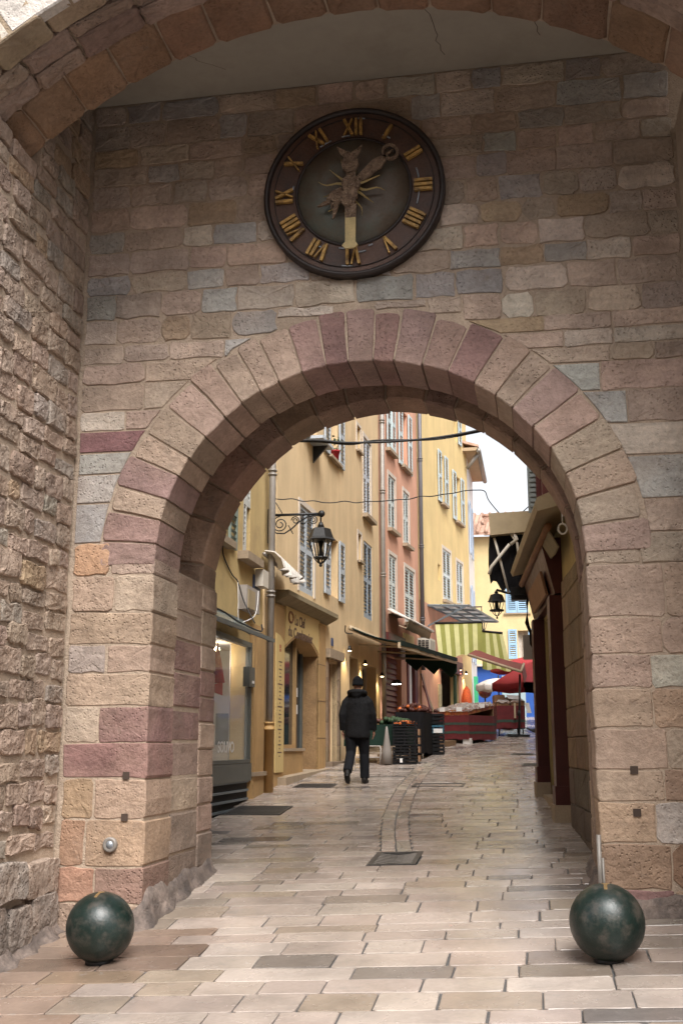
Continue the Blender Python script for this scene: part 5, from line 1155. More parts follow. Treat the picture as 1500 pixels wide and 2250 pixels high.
n = 14; ro = [(.085 * math.cos(2 * PI * k / n), .46 + .075 * math.sin(2 * PI * k / n)) for k in range(n + 1)]; ri = [(.06 * math.cos(2 * PI * k / n), .46 + .05 * math.sin(2 * PI * k / n)) for k in range(n + 1)]
for k in range(n): plate(m, rot([ro[k], ro[k + 1], ri[k + 1], ri[k]], 50), HZ - .03)
plate(m, rot([(-.018, .38), (.018, .38), (.0, .5)], 50), HZ - .03); m.build('hour_hand', M['flake'], ck)
m = MB(); plate(m, rot([(-.05, .08), (.05, .08), (.075, .17), (.05, .25), (.02, .22), (-.06, .28), (-.02, .20)], 232), HZ - .03); blob(m, -.12, -.10, .075, .8, HZ - .025)
plate(m, [(-.14, -.14), (-.1, -.15), (-.155, -.30), (-.17, -.31), (-.165, -.2)], HZ - .03); plate(m, [(-.16, -.10), (-.15, -.15), (-.29, -.185), (-.31, -.18), (-.25, -.14)], HZ - .03); m.build('leaf_tail', M['flake'], ck)
for k in range(12):
    th = R(30 * k + 12); L = .25 if k % 2 else .21; m = MB(); g = []
    for i in range(7):
        r = .06 + L * i / 6; o = .018 * math.sin(i * 1.1) * (1 if k % 2 else 0); w = .016 * (1 - i / 6.3); g.append((cpos(th, r, o - w, HZ - .06), cpos(th, r, o + w, HZ - .06), cpos(th, r, o, HZ - .045)))
    vs = [p for q in g for p in q]; fs = []
    for i in range(6):
        for j in range(3): fs.append((i * 3 + j, i * 3 + (j + 1) % 3, (i + 1) * 3 + (j + 1) % 3, (i + 1) * 3 + j))
    m.add(vs, fs); m.build('sun_ray', M['palegold'], ck)

# ------------------------------------------------------------------ ball bollards, pier light, painted holes
for x, y, r, lab in ((-3.256, 8.13, .25, 'dark green iron ball bollard before the red-banded left pier'), (.402, 7.965, .25, 'dark green iron ball bollard before the pale right pier')):
    zc = gz(x, y) + r - .006; t = thing('ball_bollard', lab, 'bollard', (x, y, gz(x, y)), 'ball bollards before the gateway')
    n = 32; m = MB(); m.lathe([(max(.001, r * math.cos(-PI / 2 + PI * i / n)), r * math.sin(-PI / 2 + PI * i / n)) for i in range(n + 1)], (x, y, zc), 48); m.build('ball', M['ball'], t)
    m = MB(); m.lathe([(.10, -r - .01), (.10, -r + .022), (.09, -r + .03)], (x, y, zc), 24); m.build('collar', M['iron'], t)
    m = MB(); rq = random.Random(int(x * 100)); pts = [(R(-95 + 14 * rq.uniform(-1, 1) + 0 * k), 0) for k in range(3)]
    g = []
    for i in range(6):
        row = []
        for j in range(4):
            lat = R(88 - i * 5); lon = R(-92 + (j - 1.5) * (10 + 60 * (i < 2)) * (1 - .13 * i)); q = r + .0012
            row.append((x + q * math.cos(lat) * math.cos(lon), y + q * math.cos(lat) * math.sin(lon), zc + q * math.sin(lat)))
        g.append(row)
    m.sheet(g); m.build('worn_patch', M['brass'], t)
m = MB(); zg = gz(.42, 8.96); m.tube([(.418, 8.965, zg), (.420, 8.965, zg + .62)], .018, 8); m.tube([(.447, 8.962, zg), (.445, 8.962, zg + .45)], .010, 6); solo(m, 'metal_conduit', M['zinc'], 'thin grey metal conduit at the foot of the right pier edge', 'conduit', (.42, 8.96, zg))
for (x0, y0, x1, y1) in ((-2.9, 8.35, -2.62, 8.62), (-.72, 8.1, -.62, 8.75), (.12, 8.08, .22, 8.62)):
    rq = random.Random(int(x0 * 50)); m = MB(); n = 9; P = [(x0 + (x1 - x0) * i / n + rq.uniform(-.02, .02), y0 + (y1 - y0) * i / n) for i in range(n + 1)]
    for a, b in zip(P[:-1], P[1:]): m.add([(a[0] - .003, a[1], 7.668), (a[0] + .003, a[1], 7.668), (b[0] + .003, b[1], 7.668), (b[0] - .003, b[1], 7.668)], [(0, 1, 2, 3)])
    m.build('crack', M['hole'], por)
t = thing('pier_light', 'small round grey light fitting set in the left pier', 'lamp', (-3.545, 8.98, .80))
m = MB(); m.lathe([(.062, -.02), (.062, .012), (.05, .022), (.034, .012)], (-3.545, 8.985, .80), 20, axis='Y'); m.build('bezel', M['zinc'], t)
m = MB(); m.lathe([(.034, .0), (.03, .016), (.001, .022)], (-3.545, 8.985, .80), 16, axis='Y'); m.build('lens', M['rivet'], t)
for x, z, par in ((-3.43, 1.36, gate), (-3.43, 1.02, gate), (.715, 1.42, gate), (.72, 1.10, gate)):  # flat dark patches paint the shade of putlog holes
    m = MB(); w = .030
    m.add([(x - w, 8.987, z - w), (x + w, 8.987, z - w), (x + w, 8.987, z + w), (x - w, 8.987, z + w), (x - w * .7, 8.9875, z - w * .7), (x + w * .7, 8.9875, z - w * .7), (x + w * .7, 8.9875, z + w * .7), (x - w * .7, 8.9875, z + w * .7)], [(4, 5, 6, 7), (0, 1, 5, 4), (1, 2, 6, 5), (2, 3, 7, 6), (3, 0, 4, 7)])
    m.build('painted_putlog_hole', M['hole'], par)

# ------------------------------------------------------------------ street ironwork
def grate(name, label, x0, x1, y0, y1, nb, dish, along_x=True):
    t = thing(name, label, 'drain grate', ((x0 + x1) / 2, (y0 + y1) / 2, gz(x0, y0)))
    G = lambda x, y, z: (x, y, gz(x, y) + z)
    m = MB(); m.add([G(x0, y0, -.010), G(x1, y0, -.010), G(x1, y1, -.010), G(x0, y1, -.010)], [(0, 1, 2, 3)]); m.build('painted_pit', M['dark'], t)  # flat black sheet paints the shaded depth under the bars
    m = MB(); e = .05
    for q in ((x0 - e, x0, y0 - e, y1 + e), (x1, x1 + e, y0 - e, y1 + e), (x0, x1, y0 - e, y0), (x0, x1, y1, y1 + e)):
        m.box8([G(q[0], q[2], -.03), G(q[1], q[2], -.03), G(q[1], q[3], -.03), G(q[0], q[3], -.03), G(q[0], q[2], .008), G(q[1], q[2], .008), G(q[1], q[3], .008), G(q[0], q[3], .008)])
    m.build('frame', M['grate'], t)
    for k in range(nb):
        m = MB(); v = (k + .5) / nb
        if along_x: pts = [G(x0 + (x1 - x0) * i / 6, y0 + (y1 - y0) * v - dish * .6 * math.sin(PI * i / 6), .018 - dish * .08 * math.sin(PI * i / 6)) for i in range(7)]
        else: pts = [G(x0 + (x1 - x0) * v, y0 + (y1 - y0) * i / 2, .006) for i in range(3)]
        for pa, pb in zip(pts[:-1], pts[1:]): m.bar(Vector(pa) - Vector((0, 0, .014)), Vector(pb) - Vector((0, 0, .014)), .034 if along_x else .02, .006)
        m.build('bar', M['zinc'], t)
grate('drain_grate', 'dished iron drain grate at the near end of the channel', -1.66, -1.28, 11.12, 11.74, 8, .12)
grate('drain_grate', 'wide flat iron grate across the paving right of the walking person', -1.98, -1.25, 17.85, 18.25, 14, 0, False)
def plate_cover(label, x0, x1, y0, y1, rot_=0):
    m = MB(); G = lambda x, y, z: (x, y, gz(x, y) + z)
    m.box8([G(x0, y0, -.03), G(x1, y0, -.03), G(x1, y1, -.03), G(x0, y1, -.03), G(x0, y0, .008), G(x1, y0, .008), G(x1, y1, .008), G(x0, y1, .008)])
    t = solo(m, 'cover_plate', M['grate'], label, 'cover plate', ((x0 + x1) / 2, (y0 + y1) / 2, gz(x0, y0)))
    for k in range(7):
        m = MB(); y = y0 + (y1 - y0) * (k + .5) / 7; m.box8([G(x0 + .03, y - .012, .0085), G(x1 - .03, y - .012, .0085), G(x1 - .03, y + .012, .0085), G(x0 + .03, y + .012, .0085), G(x0 + .03, y - .012, .014), G(x1 - .03, y - .012, .014), G(x1 - .03, y + .012, .014), G(x0 + .03, y + .012, .014)]); m.build('rib', M['grate'], t)
plate_cover('large dark cover plate set in the paving below the shop window', -4.24, -3.46, 14.75, 15.6)
plate_cover('dark cover plate in the paving before the cobbler doorstep', -3.95, -3.3, 17.75, 18.3)
plate_cover('small dark cover plate in the paving beside the mahogany shop', -.35, -.02, 21.6, 22.0)
plate_cover('far dark cover plate near the red market stall', -.62, -.12, 24.2, 24.6)

# ------------------------------------------------------------------ the walking person
PX, PY = -2.97, 18.30; PZ = gz(PX, PY)
pe = thing('person', 'person in dark hooded jacket and black knit cap walking away up the street', 'person', (PX, PY, PZ))
Wp = lambda x, y, z: (PX + x, PY + y, PZ + z)
def loft(m, secs, n=16):    # sections: (x, y, z, rx, ry)
    vs = []
    for x, y, z, rx, ry in secs:
        for k in range(n): a = 2 * PI * k / n; vs.append(Wp(x + rx * math.cos(a), y + ry * math.sin(a), z))
    fs = []
    for i in range(len(secs) - 1):
        for k in range(n): fs.append((i * n + k, i * n + (k + 1) % n, (i + 1) * n + (k + 1) % n, (i + 1) * n + k))
    fs += [tuple(reversed(range(n))), tuple(range((len(secs) - 1) * n, len(secs) * n))]
    m.add(vs, fs, 0, True)
def limb(m, pts, rs): m.tube([Wp(*p) for p in pts], rs, 12)
def weld(o, vox):
    md = o.modifiers.new('remesh', 'REMESH'); md.mode = 'VOXEL'; md.voxel_size = vox; md.use_smooth_shade = True
    sm = o.modifiers.new('smooth', 'SMOOTH'); sm.factor = .5; sm.iterations = 3
LL = [(-.10, 0, .90), (-.115, .0, .50), (-.13, -.26, .20)]; RL = [(.09, 0, .90), (.095, .10, .50), (.10, .10, .09)]
AL = [(-.16, 0, 1.35), (-.25, -.04, 1.12), (-.255, .03, .88)]; AR = [(.16, 0, 1.35), (.25, .03, 1.12), (.255, .10, .88)]
m = MB()
loft(m, [(0, 0, .86, .15, .10), (0, 0, 1.0, .15, .11), (0, 0, 1.2, .17, .115), (0, 0, 1.38, .17, .10), (0, 0, 1.46, .07, .06), (0, .01, 1.56, .055, .058)])
for a in (LL, RL): limb(m, a, [.085, .06, .045])
for a in (AL, AR): limb(m, a, [.055, .045, .032])
m.ball(Wp(0, .03, 1.635), .10, 18, 0, (.80, 1.0, 1.18)); m.ball(Wp(0, .135, 1.62), .018, 8); m.ball(Wp(-.082, .02, 1.62), .022, 8, 0, (.5, 1, 1.4)); m.ball(Wp(.082, .02, 1.62), .022, 8, 0, (.5, 1, 1.4))
m.ball(Wp(0, .115, 1.575), .03, 8)
for sg, a in ((-1, AL), (1, AR)):
    wx, wy, wz = a[2]
    m.ball(Wp(wx, wy + .01, wz - .06), .045, 10, 0, (.55, .95, 1.15))
    for f in range(4):
        fy = wy - .022 + .020 * f; L = (.062, .074, .070, .055)[f]
        limb(m, [(wx, fy + .01, wz - .09), (wx - sg * .010, fy + .012, wz - .09 - L * .5), (wx - sg * .028, fy + .018, wz - .09 - L)], [.0105, .0095, .008])
    limb(m, [(wx, wy + .03, wz - .04), (wx - sg * .02, wy + .062, wz - .075), (wx - sg * .03, wy + .066, wz - .105)], [.013, .011, .009])
o = m.build('body', M['skin'], pe); weld(o, .0075)
m = MB()
loft(m, [(0, 0, .74, .205, .145), (0, 0, .80, .215, .155), (0, 0, .98, .20, .15), (0, 0, 1.15, .20, .15), (0, 0, 1.30, .205, .145), (0, 0, 1.39, .165, .13), (0, 0, 1.455, .095, .09)])
for a in (AL, AR): limb(m, [(a[0][0] * .82, 0, 1.40), (a[0][0] * 1.2, -.005, 1.32), a[1], (a[1][0] * .3 + a[2][0] * .7, a[1][1] * .3 + a[2][1] * .7, a[1][2] * .3 + a[2][2] * .7), (a[2][0], a[2][1], a[2][2] - .01)], [.062, .076, .066, .058, .054])
m.tube([Wp(.135 * math.cos(a), -.035 + .105 * math.sin(a), 1.48 + .025 * math.sin(a + PI)) for a in [PI * 2 * k / 16 for k in range(17)]], .042, 10)
m.ball(Wp(0, -.115, 1.47), .09, 14, 0, (1.1, .55, .85))
o = m.build('jacket', M['cloth_dark'], pe); weld(o, .014)
m = MB(); loft(m, [(0, 0, .78, .165, .13), (0, 0, .90, .17, .13)])
for a in (LL, RL):
    limb(m, [(a[0][0], a[0][1], .90), ((a[0][0] + a[1][0]) / 2, (a[0][1] + a[1][1]) / 2, .70), a[1], ((a[1][0] + a[2][0]) / 2, (a[1][1] + a[2][1]) / 2, (a[1][2] + a[2][2]) / 2), a[2]], [.105, .105, .085, .08, .078])
o = m.build('trousers', M['denim'], pe); weld(o, .014)
m = MB(); limb(m, [(.10, .02, .05), (.101, .08, .055), (.105, .16, .045), (.115, .25, .035)], [.042, .05, .046, .034]); limb(m, [(.10, .08, .06), (.10, .095, .16)], [.055, .052])
o = m.build('shoe', M['leather'], pe); weld(o, .01)
m = MB(); limb(m, [(-.13, -.32, .165), (-.13, -.28, .115), (-.13, -.22, .055), (-.132, -.16, .034)], [.042, .05, .046, .034]); limb(m, [(-.13, -.29, .15), (-.128, -.24, .25)], [.055, .052])
o = m.build('shoe', M['leather'], pe); weld(o, .01)
m = MB(); loft(m, [(0, .025, 1.60, .092, .110), (0, .025, 1.635, .096, .114), (0, .025, 1.64, .091, .108), (0, .022, 1.70, .085, .10), (0, .02, 1.74, .062, .075), (0, .02, 1.762, .025, .03)]); m.build('knit_cap', M['knit'], pe)

# ------------------------------------------------------------------ fruit stall under the green awning
def box_table(name, label, c, ux, uy, z0, h, cloth, drop, leg='awnwhite'):
    """table with corner c, edge vectors ux, uy; cloth hanging down by drop"""
    c = Vector(c); ux = Vector(ux); uy = Vector(uy); t = thing(name, label, 'market stall', (c.x, c.y, z0))
    Q = lambda u, v, z: tuple(c + ux * u + uy * v + Vector((0, 0, z - c.z)))
    zt = z0 + h; m = MB(); m.box(0, 1, 0, 1, zt - .03, zt, 0, Q); m.build('tabletop', M['wood'], t)
    for u, v in ((.06, .08), (.94, .08), (.06, .92), (.94, .92)):
        p = Q(u, v, 0); zz = gz(p[0], p[1]); m = MB(); m.tube([(p[0], p[1], zz), (p[0], p[1], zt - .03)], .018, 6); m.build('leg', M[leg], t)
    rq = random.Random(int(abs(c.x * 100))); m = MB(); g = []
    ring = [(i / 8, 0) for i in range(8)] + [(1, i / 6) for i in range(6)] + [(1 - i / 8, 1) for i in range(8)] + [(0, 1 - i / 6) for i in range(7)]
    cu, cv = .5, .5
    for i, (u, v) in enumerate(ring):
        k = .018 * math.sin(i * 2.2); col = []
        for d in (0, .15, .4, .7, 1):
            e = 1.03 + k * d * 2 + .02 * d; col.append(Q(cu + (u - cu) * e, cv + (v - cv) * e, zt + .006 - drop * d * (1 + rq.uniform(-.03, .03) * (d == 1))))
        g.append(col)
    m.sheet(g); m.add([q[0] for q in g[:-1]], [tuple(range(len(g) - 1))]); cl = m.build('tablecloth', M[cloth], t)
    return t, Q, zt, g
def crate(c, ux, uy, z0, h, m_, label, group, slatted=True):
    c = Vector(c); ux = Vector(ux); uy = Vector(uy); t = thing('crate', label, 'crate', (c.x, c.y, z0), group)
    Q = lambda u, v, z: tuple(c + ux * u + uy * v + Vector((0, 0, z - c.z)))
    e = .035
    m = MB(); m.box(e, 1 - e, e, 1 - e, z0, z0 + .02, 0, Q); m.build('base', M[m_], t)
    for nm, q in (('side_panel', (0, 1, 0, e)), ('side_panel', (0, 1, 1 - e, 1)), ('end_panel', (0, e, e, 1 - e)), ('end_panel', (1 - e, 1, e, 1 - e))):
        m = MB()
        for k in range(3):
            z = z0 + h * (k * .34); m.box(q[0], q[1], q[2], q[3], z + .004, z + h * .24, 0, Q)
        for u in ((q[0], q[0] + .06), ((q[0] + q[1]) / 2 - .03, (q[0] + q[1]) / 2 + .03), (q[1] - .06, q[1])) if q[1] - q[0] > .5 else ((q[0], q[1]),):
            v = (q[2], q[2] + .06) if q[1] - q[0] < .5 else (q[2] + .004, q[3] - .004)
            m.box(u[0] + .003, u[1] - .003, v[0], v[1], z0 + .002, z0 + h * .9, 0, Q)
        m.build(nm, M[m_], t)
    return t, Q
def heap(t_or_none, Q, u0, u1, v0, v1, z, r, n, m_, name, label=None, cat=None, seed=1, hump=.1):
    rq = random.Random(seed); m = MB()
    for k in range(n):
        u, v = rq.uniform(u0, u1), rq.uniform(v0, v1); hz = hump * (1 - abs((u - (u0 + u1) / 2) / (u1 - u0 + 1e-6)) * 1.4)
        m.ball(Q(u, v, z + max(0, hz) * rq.random() + r * .6), r * rq.uniform(.8, 1.15), 8)
    if t_or_none is None: return solo(m, name, M[m_], label, cat, Q((u0 + u1) / 2, (v0 + v1) / 2, z))
    return m.build(name, M[m_], t_or_none, kind='stuff')
zS = 1.245
t, Q, zt, _ = box_table('fruit_table', 'long fruit stall table under a dark green cloth behind the walking person', (-3.86, 22.25, 0), (1.18, -.05, 0), (.1, 1.0, 0), zS, .78, 'greencloth', .42)
heap(None, Q, .55, .98, .1, .9, zt + .01, .05, 60, 'greenprod', 'greens', 'heap of green vegetables on the green cloth table', 'vegetables', 3, .12)
heap(None, Q, .1, .5, .1, .9, zt + .01, .05, 50, 'redprod', 'red_peppers', 'heap of red brown produce on left half of green cloth table', 'vegetables', 4, .12)
t2, Q2, zt2, _ = box_table('fruit_table', 'second fruit stall table of dark red produce beside the roller shutter', (-2.95, 23.2, 0), (.55, .02, 0), (.15, 2.2, 0), gz(-2.7, 23.5), .95, 'awnblack', .85)
heap(None, Q2, .02, .98, .02, .95, zt2 + .01, .045, 150, 'redprod', 'produce_heap', 'long heap of dark red produce on the second stall table', 'fruit', 5, .17)
heap(None, Q2, .1, .9, .02, .3, zt2 + .04, .04, 10, 'orange', 'loose_oranges', 'bright loose oranges scattered over the dark red produce', 'fruit', 15, .12)
ca, cux, cuy = (-2.87, 22.0, 0), (.47, .015, 0), (-.01, .36, 0)
names = ['lowest', 'second', 'third', 'fourth']
zb = gz(-2.7, 22.0)
for k in range(4):
    t, Q = crate(ca, cux, cuy, zb + .18 * k, .178, 'crate', f'black plastic crate, {names[k]} in the stack behind the walking person', 'black crates stacked by the fruit stall')
    if k == 0:
        m = MB(); m.box(.30, .41, -.02, -.012, zb + .04, zb + .12, 0, Q); m.build('white_tag', M['paper'], t)
t, Q = crate(ca, cux, cuy, zb + .72, .13, 'crate', 'black crate filled with oranges on top of the nearest stack', 'black crates stacked by the fruit stall')
heap(t, Q, .08, .92, .05, .95, zb + .76, .042, 60, 'orange', 'oranges', seed=6, hump=.05)
m = MB()
for k in range(4): m.box(-2.37, -2.34, 22.05, 22.3, zb + .06 + .17 * k, zb + .18 + .17 * k)
solo(m, 'cardboard_strip', M['card'], 'row of cardboard edges stuffed beside the nearest crate stack', 'cardboard', (-2.355, 22.1, zb))
cb, cbx, cby = (-2.50, 24.4, 0), (.44, .03, 0), (-.02, .5, 0); zb2 = gz(-2.3, 24.5)
for k, (mm, lab, h) in enumerate((('crate', 'black crate at the bottom of the farther stack', .24), ('crate', 'black crate second from the bottom of the farther stack', .20), ('crateblue', 'blue plastic crate in the middle of the farther stack', .19), ('crate', 'black crate of mixed fruit on top of the farther stack', .24))):
    zk = zb2 + (0, .25, .46, .66)[k]; t, Q = crate(cb, cbx, cby, zk, h, mm, lab, 'crates in the farther stack')
    if k == 3: heap(t, Q, .1, .9, .1, .9, zk + .16, .045, 30, 'redprod', 'fruit', seed=7, hump=.03)
    if k == 2:
        m = MB(); m.box(.5, .95, -.03, -.02, zk + .01, zk + .1, 0, Q); m.build('paper_label', M['paper'], t)
t, Q = crate((-3.2, 22.15, 0), (.34, 0, 0), (0, .3, 0), zS, .22, 'cratewood', 'thin brown wooden crate on the ground under the green table', 'crates under the table')
m = MB(); m.lathe([(.0, 1.02), (.02, 1.0), (.05, .7), (.09, .35), (.115, .0)], (-2.98, 21.95, zS + .02), 14); m.v = [(a, b, zS + .0 + (c - zS) * .72) for a, b, c in m.v]; solo(m, 'rolled_paper_cone', M['greypaper'], 'tall greyish paper cone standing against the nearest crate stack', 'paper', (-2.98, 21.95, zS))
m = MB()
for x in (-3.62, -3.12): m.tube([(x, 22.0, zS + .36), (x + .02 * (1 if x > -3.4 else -1), 21.96, zS + .30), (x, 21.95, gz(x, 21.95))], .016, 6)
m.tube([(-3.6, 21.97, zS + .14), (-3.14, 21.97, zS + .14)], .013, 6); m.tube([(-3.62, 22.0, zS + .36), (-3.12, 22.0, zS + .36)], .014, 6); solo(m, 'trestle', M['boxgrey'], 'pale metal trestle under the green cloth table', 'trestle', (-3.4, 21.97, zS))
# leaning boards and kerb plank
for k, (s, w, mm, lab) in enumerate(((4.55, .22, 'maroon', 'dark maroon board leaning on the coral wall by its door'), (4.8, .26, 'cornice', 'weathered brown plank leaning on the coral wall'))):
    m = MB(); a = Vector(FC.p(s, .55 + .1 * k, gz(*FC.p(s, .5, 0)[:2]))); b = Vector(FC.p(s, .12, a.z + 1.75 - .35 * k)); m.bar(a, b, w, .03, 0, FC.n + (0,)); solo(m, 'leaning_board', M[mm], lab, 'board', tuple(a))
m = MB(); z = gz(-2.3, 26.4); m.box8([(-2.55, 26.0, z - .04), (-2.02, 27.5, z + .04), (-2.4, 27.8, z + .05), (-2.95, 26.3, z - .04), (-2.55, 26.0, z + .12), (-2.02, 27.5, z + .2), (-2.4, 27.8, z + .2), (-2.95, 26.3, z + .12)]); solo(m, 'wooden_platform', M['cratewood'], 'low wooden platform on the paving before the red stall', 'platform', (-2.4, 26.6, z))

# ------------------------------------------------------------------ red market stalls
zR = gz(-1.73, 28.0)
t, Q, zt, g = box_table('market_stall', 'market stall under a red cloth with green bands and plastic-wrapped trays', (-1.73, 27.95, 0), (-.95, .62, 0), (.62, 1.25, 0), zR, .70, 'plaidred', .60, 'iron')
for lo, hi in ((.30, .40), (.66, .76)):
    m = MB()
    rows = [[Vector(col[0]).lerp(Vector(col[4]), d) + (Vector(col[4]) - Vector((-1.9, 28.9, col[4][2]))).normalized() * .006 for d in (lo, (lo + hi) / 2, hi)] for col in g]
    m.sheet(rows); m.build('cloth_band', M['plaidgreen'], t)
m = MB(); m.box(.25, .75, .15, .85, zR + .02, zR + .3, 0, Q); solo(m, 'storage_box', M['acdark'], 'dark storage box under the red cloth stall', 'box', Q(.5, .5, zR))
m = MB(); m.box(-.02, .16, -.01, .10, zR - .02, zR + .14, 0, Q); solo(m, 'polystyrene_box', M['paper'], 'white polystyrene box at the foot of the red cloth stall', 'box', Q(.1, .05, zR))
rq = random.Random(41)
def tray(Q, u0, u1, v0, v1, z, label, group, mm='boxorange', h=.12):
    t = thing('wrapped_tray', label, 'tray', Q((u0 + u1) / 2, (v0 + v1) / 2, z), group)
    m = MB(); m.box(u0, u1, v0, v1, z, z + h, 0, Q); m.build('carton', M[mm], t)
    m = MB(); n = 7; gg = []
    for i in range(n):
        for_ = []
        for j in range(n):
            u, v = u0 + (u1 - u0) * (i / (n - 1) * 1.1 - .05), v0 + (v1 - v0) * (j / (n - 1) * 1.1 - .05); ed = i in (0, n - 1) or j in (0, n - 1)
            for_.append(Q(u, v, z + h + .02 + rq.uniform(0, .05) - (.07 if ed else 0)))
        gg.append(for_)
    m.sheet(gg, smooth=False); m.build('plastic_film', M['film'], t)
QT = lambda u, v, z: Q(u, v, z + .20 * v)
m = MB(); m.box(.02, .98, .03, .97, zt + .006, zt + .010, 0, QT); m.box(.02, .98, .94, .97, zt + .01, zt + .19, 0, Q); solo(m, 'display_riser', M['cratewood'], 'sloping wooden display riser under the wrapped trays on red stall', 'riser', Q(.5, .5, zt))
lab = [['plastic-wrapped orange tray at the near corner of the red stall', 'plastic-wrapped tray at the near left corner of the red stall'], ['wrapped tray in the middle right of the red stall', 'wrapped tray in the middle left of the red stall'], ['wrapped tray at the far right of the red stall', 'wrapped tray at the far left of the red stall']]
for j in range(3):
    for i in range(2): tray(QT, .02 + .49 * i, .49 + .49 * i, .02 + .325 * j, .325 + .325 * j, zt + .012, lab[j][i], 'plastic wrapped trays on the red stall')
for k, (u, v, lb) in enumerate(((.25, .0, 'small white price card at the near edge of the red stall, right one'), (.72, .0, 'small white price card at the near edge of the red stall, left one'), (.0, .5, 'small white price card on the long side of the red stall'))):
    m = MB(); p = Q(u, v, zt); m.box(p[0] - .07, p[0] + .07, p[1] - .03, p[1] - .025, zt + .10 + .2 * v, zt + .21 + .2 * v); solo(m, 'price_card', M['paper'], lb, 'card', p)
zR2 = gz(-.7, 31.4)
t, Q, zt, g = box_table('market_stall', 'second market stall with rust red cloth beside the parasol pole', (-1.12, 31.0, 0), (.74, .12, 0), (-.2, 1.6, 0), zR2, .80, 'plaidred', .62, 'iron')
m = MB(); rows = [[Vector(c[0]).lerp(Vector(c[4]), d) + (Vector(c[4]) - Vector((-.85, 31.9, c[4][2]))).normalized() * .006 for d in (.62, .74)] for c in g]; m.sheet(rows); m.build('cloth_band', M['plaidgreen'], t)
for k, (u0, u1, v0, v1, h, mm, lb) in enumerate(((.0, .4, .5, .95, .32, 'card', 'brown cardboard box at the back left of the second stall'), (.45, .7, .55, .95, .26, 'cornice', 'dull brown box at the back middle of the second stall'), (.72, 1.0, .5, .9, .30, 'awncream', 'cream box at the back right of the second stall'))):
    m = MB(); m.box(u0, u1, v0, v1, zt + .012, zt + h, 0, Q); bxx = solo(m, 'goods_box', M[mm], lb, 'box', Q((u0 + u1) / 2, v0, zt))
    m = MB(); m.box(u0 + .02, u1 - .02, v0 + .02, v1 - .02, zt + h, zt + h + .02, 0, Q); m.build('lid', M['card'], bxx)
tray(Q, .0, .48, .02, .45, zt + .012, 'flat wrapped tray at the near left of the second stall', 'trays on the second stall', 'card', .1); tray(Q, .52, 1.02, .02, .45, zt + .012, 'pale wrapped tray at the near right of the second stall', 'trays on the second stall', 'card', .12)
m = MB(); m.box8([Q(.45, .1, zt + .20), Q(.95, .1, zt + .17), Q(.95, .5, zt + .30), Q(.45, .5, zt + .33), Q(.45, .1, zt + .21), Q(.95, .1, zt + .18), Q(.95, .5, zt + .31), Q(.45, .5, zt + .34)]); solo(m, 'price_card', M['paper'], 'white price card lying on top of the second stall', 'card', Q(.7, .3, zt + .2))
for k, (u, w) in enumerate(((.60, .07), (1.0, .16))):
    m = MB(); m.sheet([[Vector(Q(u + w * i / 3, -.06, zt + .08 - .14 * j)) + Vector((.03 * j * k, -.02 * j, 0)) for i in range(4)] for j in range(4 - k)], thick=(0, -.01, 0)); solo(m, 'hanging_bag', M['awncream' if k == 0 else 'paper'], ('cream cloth strip hanging over the second stall front', 'white paper bag hanging at right end of second stall')[k], 'bag', Q(u, 0, zt))
m = MB(); m.tube([(-.545, 30.9, gz(-.5, 30.9)), (-.47, 30.9, 3.55)], .028, 8); m.tube([(-.54, 30.9, gz(-.5, 30.9) + .55), (-.52, 30.9, gz(-.5, 30.9) + .70)], .045, 8); t = solo(m, 'parasol_pole', M['iron'], 'black pole on a flat base standing before the second stall', 'pole', (-.545, 30.9, gz(-.5, 30.9)))
m = MB(); z = gz(-.5, 30.9); m.box(-.85, -.25, 30.65, 31.15, z - .01, z + .05); m.build('base_plate', M['iron'], t)
def parasol(label, cx, cy, half, za, zr, mm, rot_, z0, pole=True):
    t = thing('parasol', label, 'parasol', (cx, cy, z0)); n = 8
    rim = [(cx + half * 1.2 * math.cos(rot_ + 2 * PI * k / n), cy + half * 1.2 * math.sin(rot_ + 2 * PI * k / n)) for k in range(n)]
    for k in range(n):
        a, b = rim[k], rim[(k + 1) % n]; m = MB(); gg = []
        for i in range(5):
            f = i / 4; za_ = za + (zr - za) * f + .06 * math.sin(PI * f); gg.append([(cx + (a[0] - cx) * f, cy + (a[1] - cy) * f, za_), (cx + ((a[0] + b[0]) / 2 - cx) * f, cy + ((a[1] + b[1]) / 2 - cy) * f, za_ - .05 * f), (cx + (b[0] - cx) * f, cy + (b[1] - cy) * f, za_)])
        gg.append([(p[0], p[1], p[2] - .16) for p in gg[-1]]); m.sheet(gg, thick=(0, 0, -.006)); m.build('cloth_panel', M[mm], t)
        m = MB(); m.tube([(cx, cy, za - .05), (a[0], a[1], zr - .02)], .012, 5); m.build('rib', M['iron'], t)
    m = MB(); m.tube([(cx, cy, z0), (cx, cy, za + .1)], .025, 8); m.build('pole', M['iron'], t)
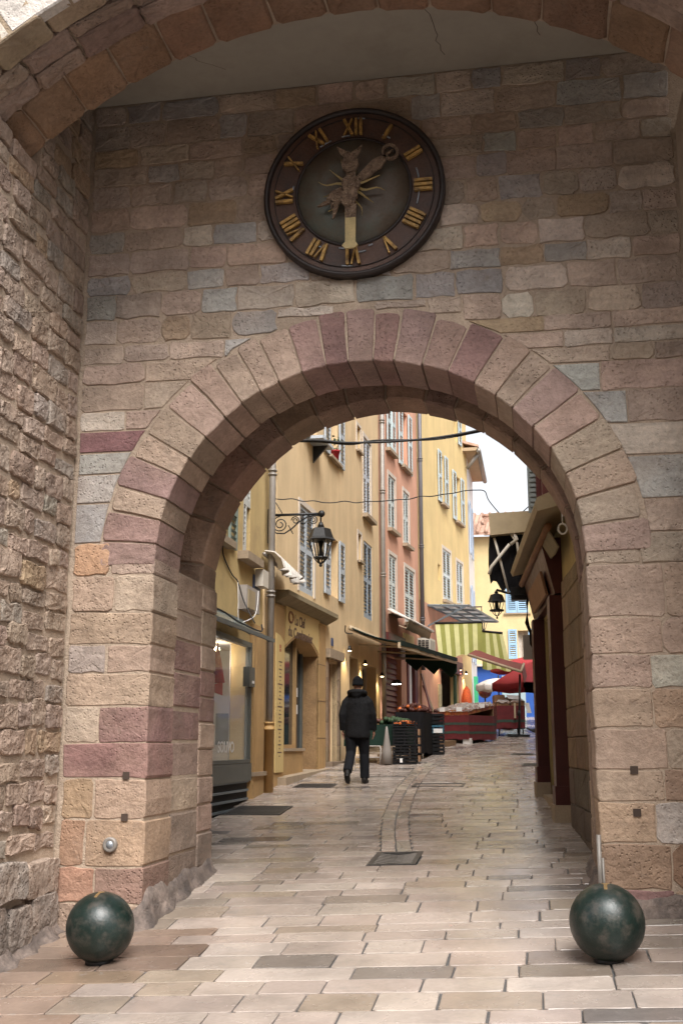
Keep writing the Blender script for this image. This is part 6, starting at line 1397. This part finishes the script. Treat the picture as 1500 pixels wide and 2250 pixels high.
parasol('wide red parasol open over the market near the right house', .25, 33.6, 1.42, 4.25, 3.42, 'umbred', R(22.5), gz(.2, 33.6))
parasol('pinkish red parasol farther back in the market square', .35, 38.0, 1.6, 4.72, 4.25, 'umbred', R(0), gz(.2, 38))
parasol('off-white parasol open behind the second stall', -1.25, 36.4, .62, 3.78, 3.56, 'awnwhite', R(10), gz(-1.1, 36.2))
m = MB(); c = FD.p(5.3, .22, 0); m.lathe([(.02, .85), (.12, .72), (.17, .45), (.19, .2), (.15, .02), (.02, 0)], (c[0], c[1], 2.75), 12); solo(m, 'net_bag', M['netred'], 'long orange red net bag hanging at the shop entrance', 'bag', (c[0], c[1], 2.75))
t = thing('round_lantern', 'small dark red round lantern with pale top beside blue shopfront', 'lantern', (-1.80, 38.2, 3.2))
m = MB(); m.ball((-1.78, 38.2, 3.45), .24, 14); m.build('globe', M['maroon'], t); m = MB(); m.lathe([(.17, .13), (.13, .2), (.02, .25)], (-1.78, 38.2, 3.45), 12); m.build('cap', M['lampwhite'], t)
m = MB(); m.tube([(-1.78, 38.2, gz(-1.8, 38.2)), (-1.78, 38.2, 3.25)], .03, 6); m.build('post', M['iron'], t)
# bird on the paving
bx_, by_ = -.10, 30.6; bz = gz(bx_, by_)
t = thing('pigeon', 'small dark pigeon standing on the paving at the right edge of the street', 'bird', (bx_, by_, bz))
m = MB(); m.ball((bx_, by_, bz + .17), .075, 10, 0, (1.5, .8, .85)); m.ball((bx_ + .10, by_, bz + .25), .036, 8); m.tube([(bx_ + .07, by_, bz + .18), (bx_ + .10, by_, bz + .25)], [.05, .03], 8); m.tube([(bx_ - .08, by_, bz + .17), (bx_ - .24, by_, bz + .24)], [.04, .018], 6); m.tube([(bx_ + .13, by_, bz + .25), (bx_ + .165, by_, bz + .24)], [.01, .003], 5)
o = m.build('body', M['feather'], t); md = o.modifiers.new('remesh', 'REMESH'); md.voxel_size = .008; md.use_smooth_shade = True
for s in (-.025, .025): m = MB(); m.tube([(bx_, by_ + s, bz + .12), (bx_ + .01, by_ + s, bz)], .006, 5); m.build('leg', M['maroon'], t)
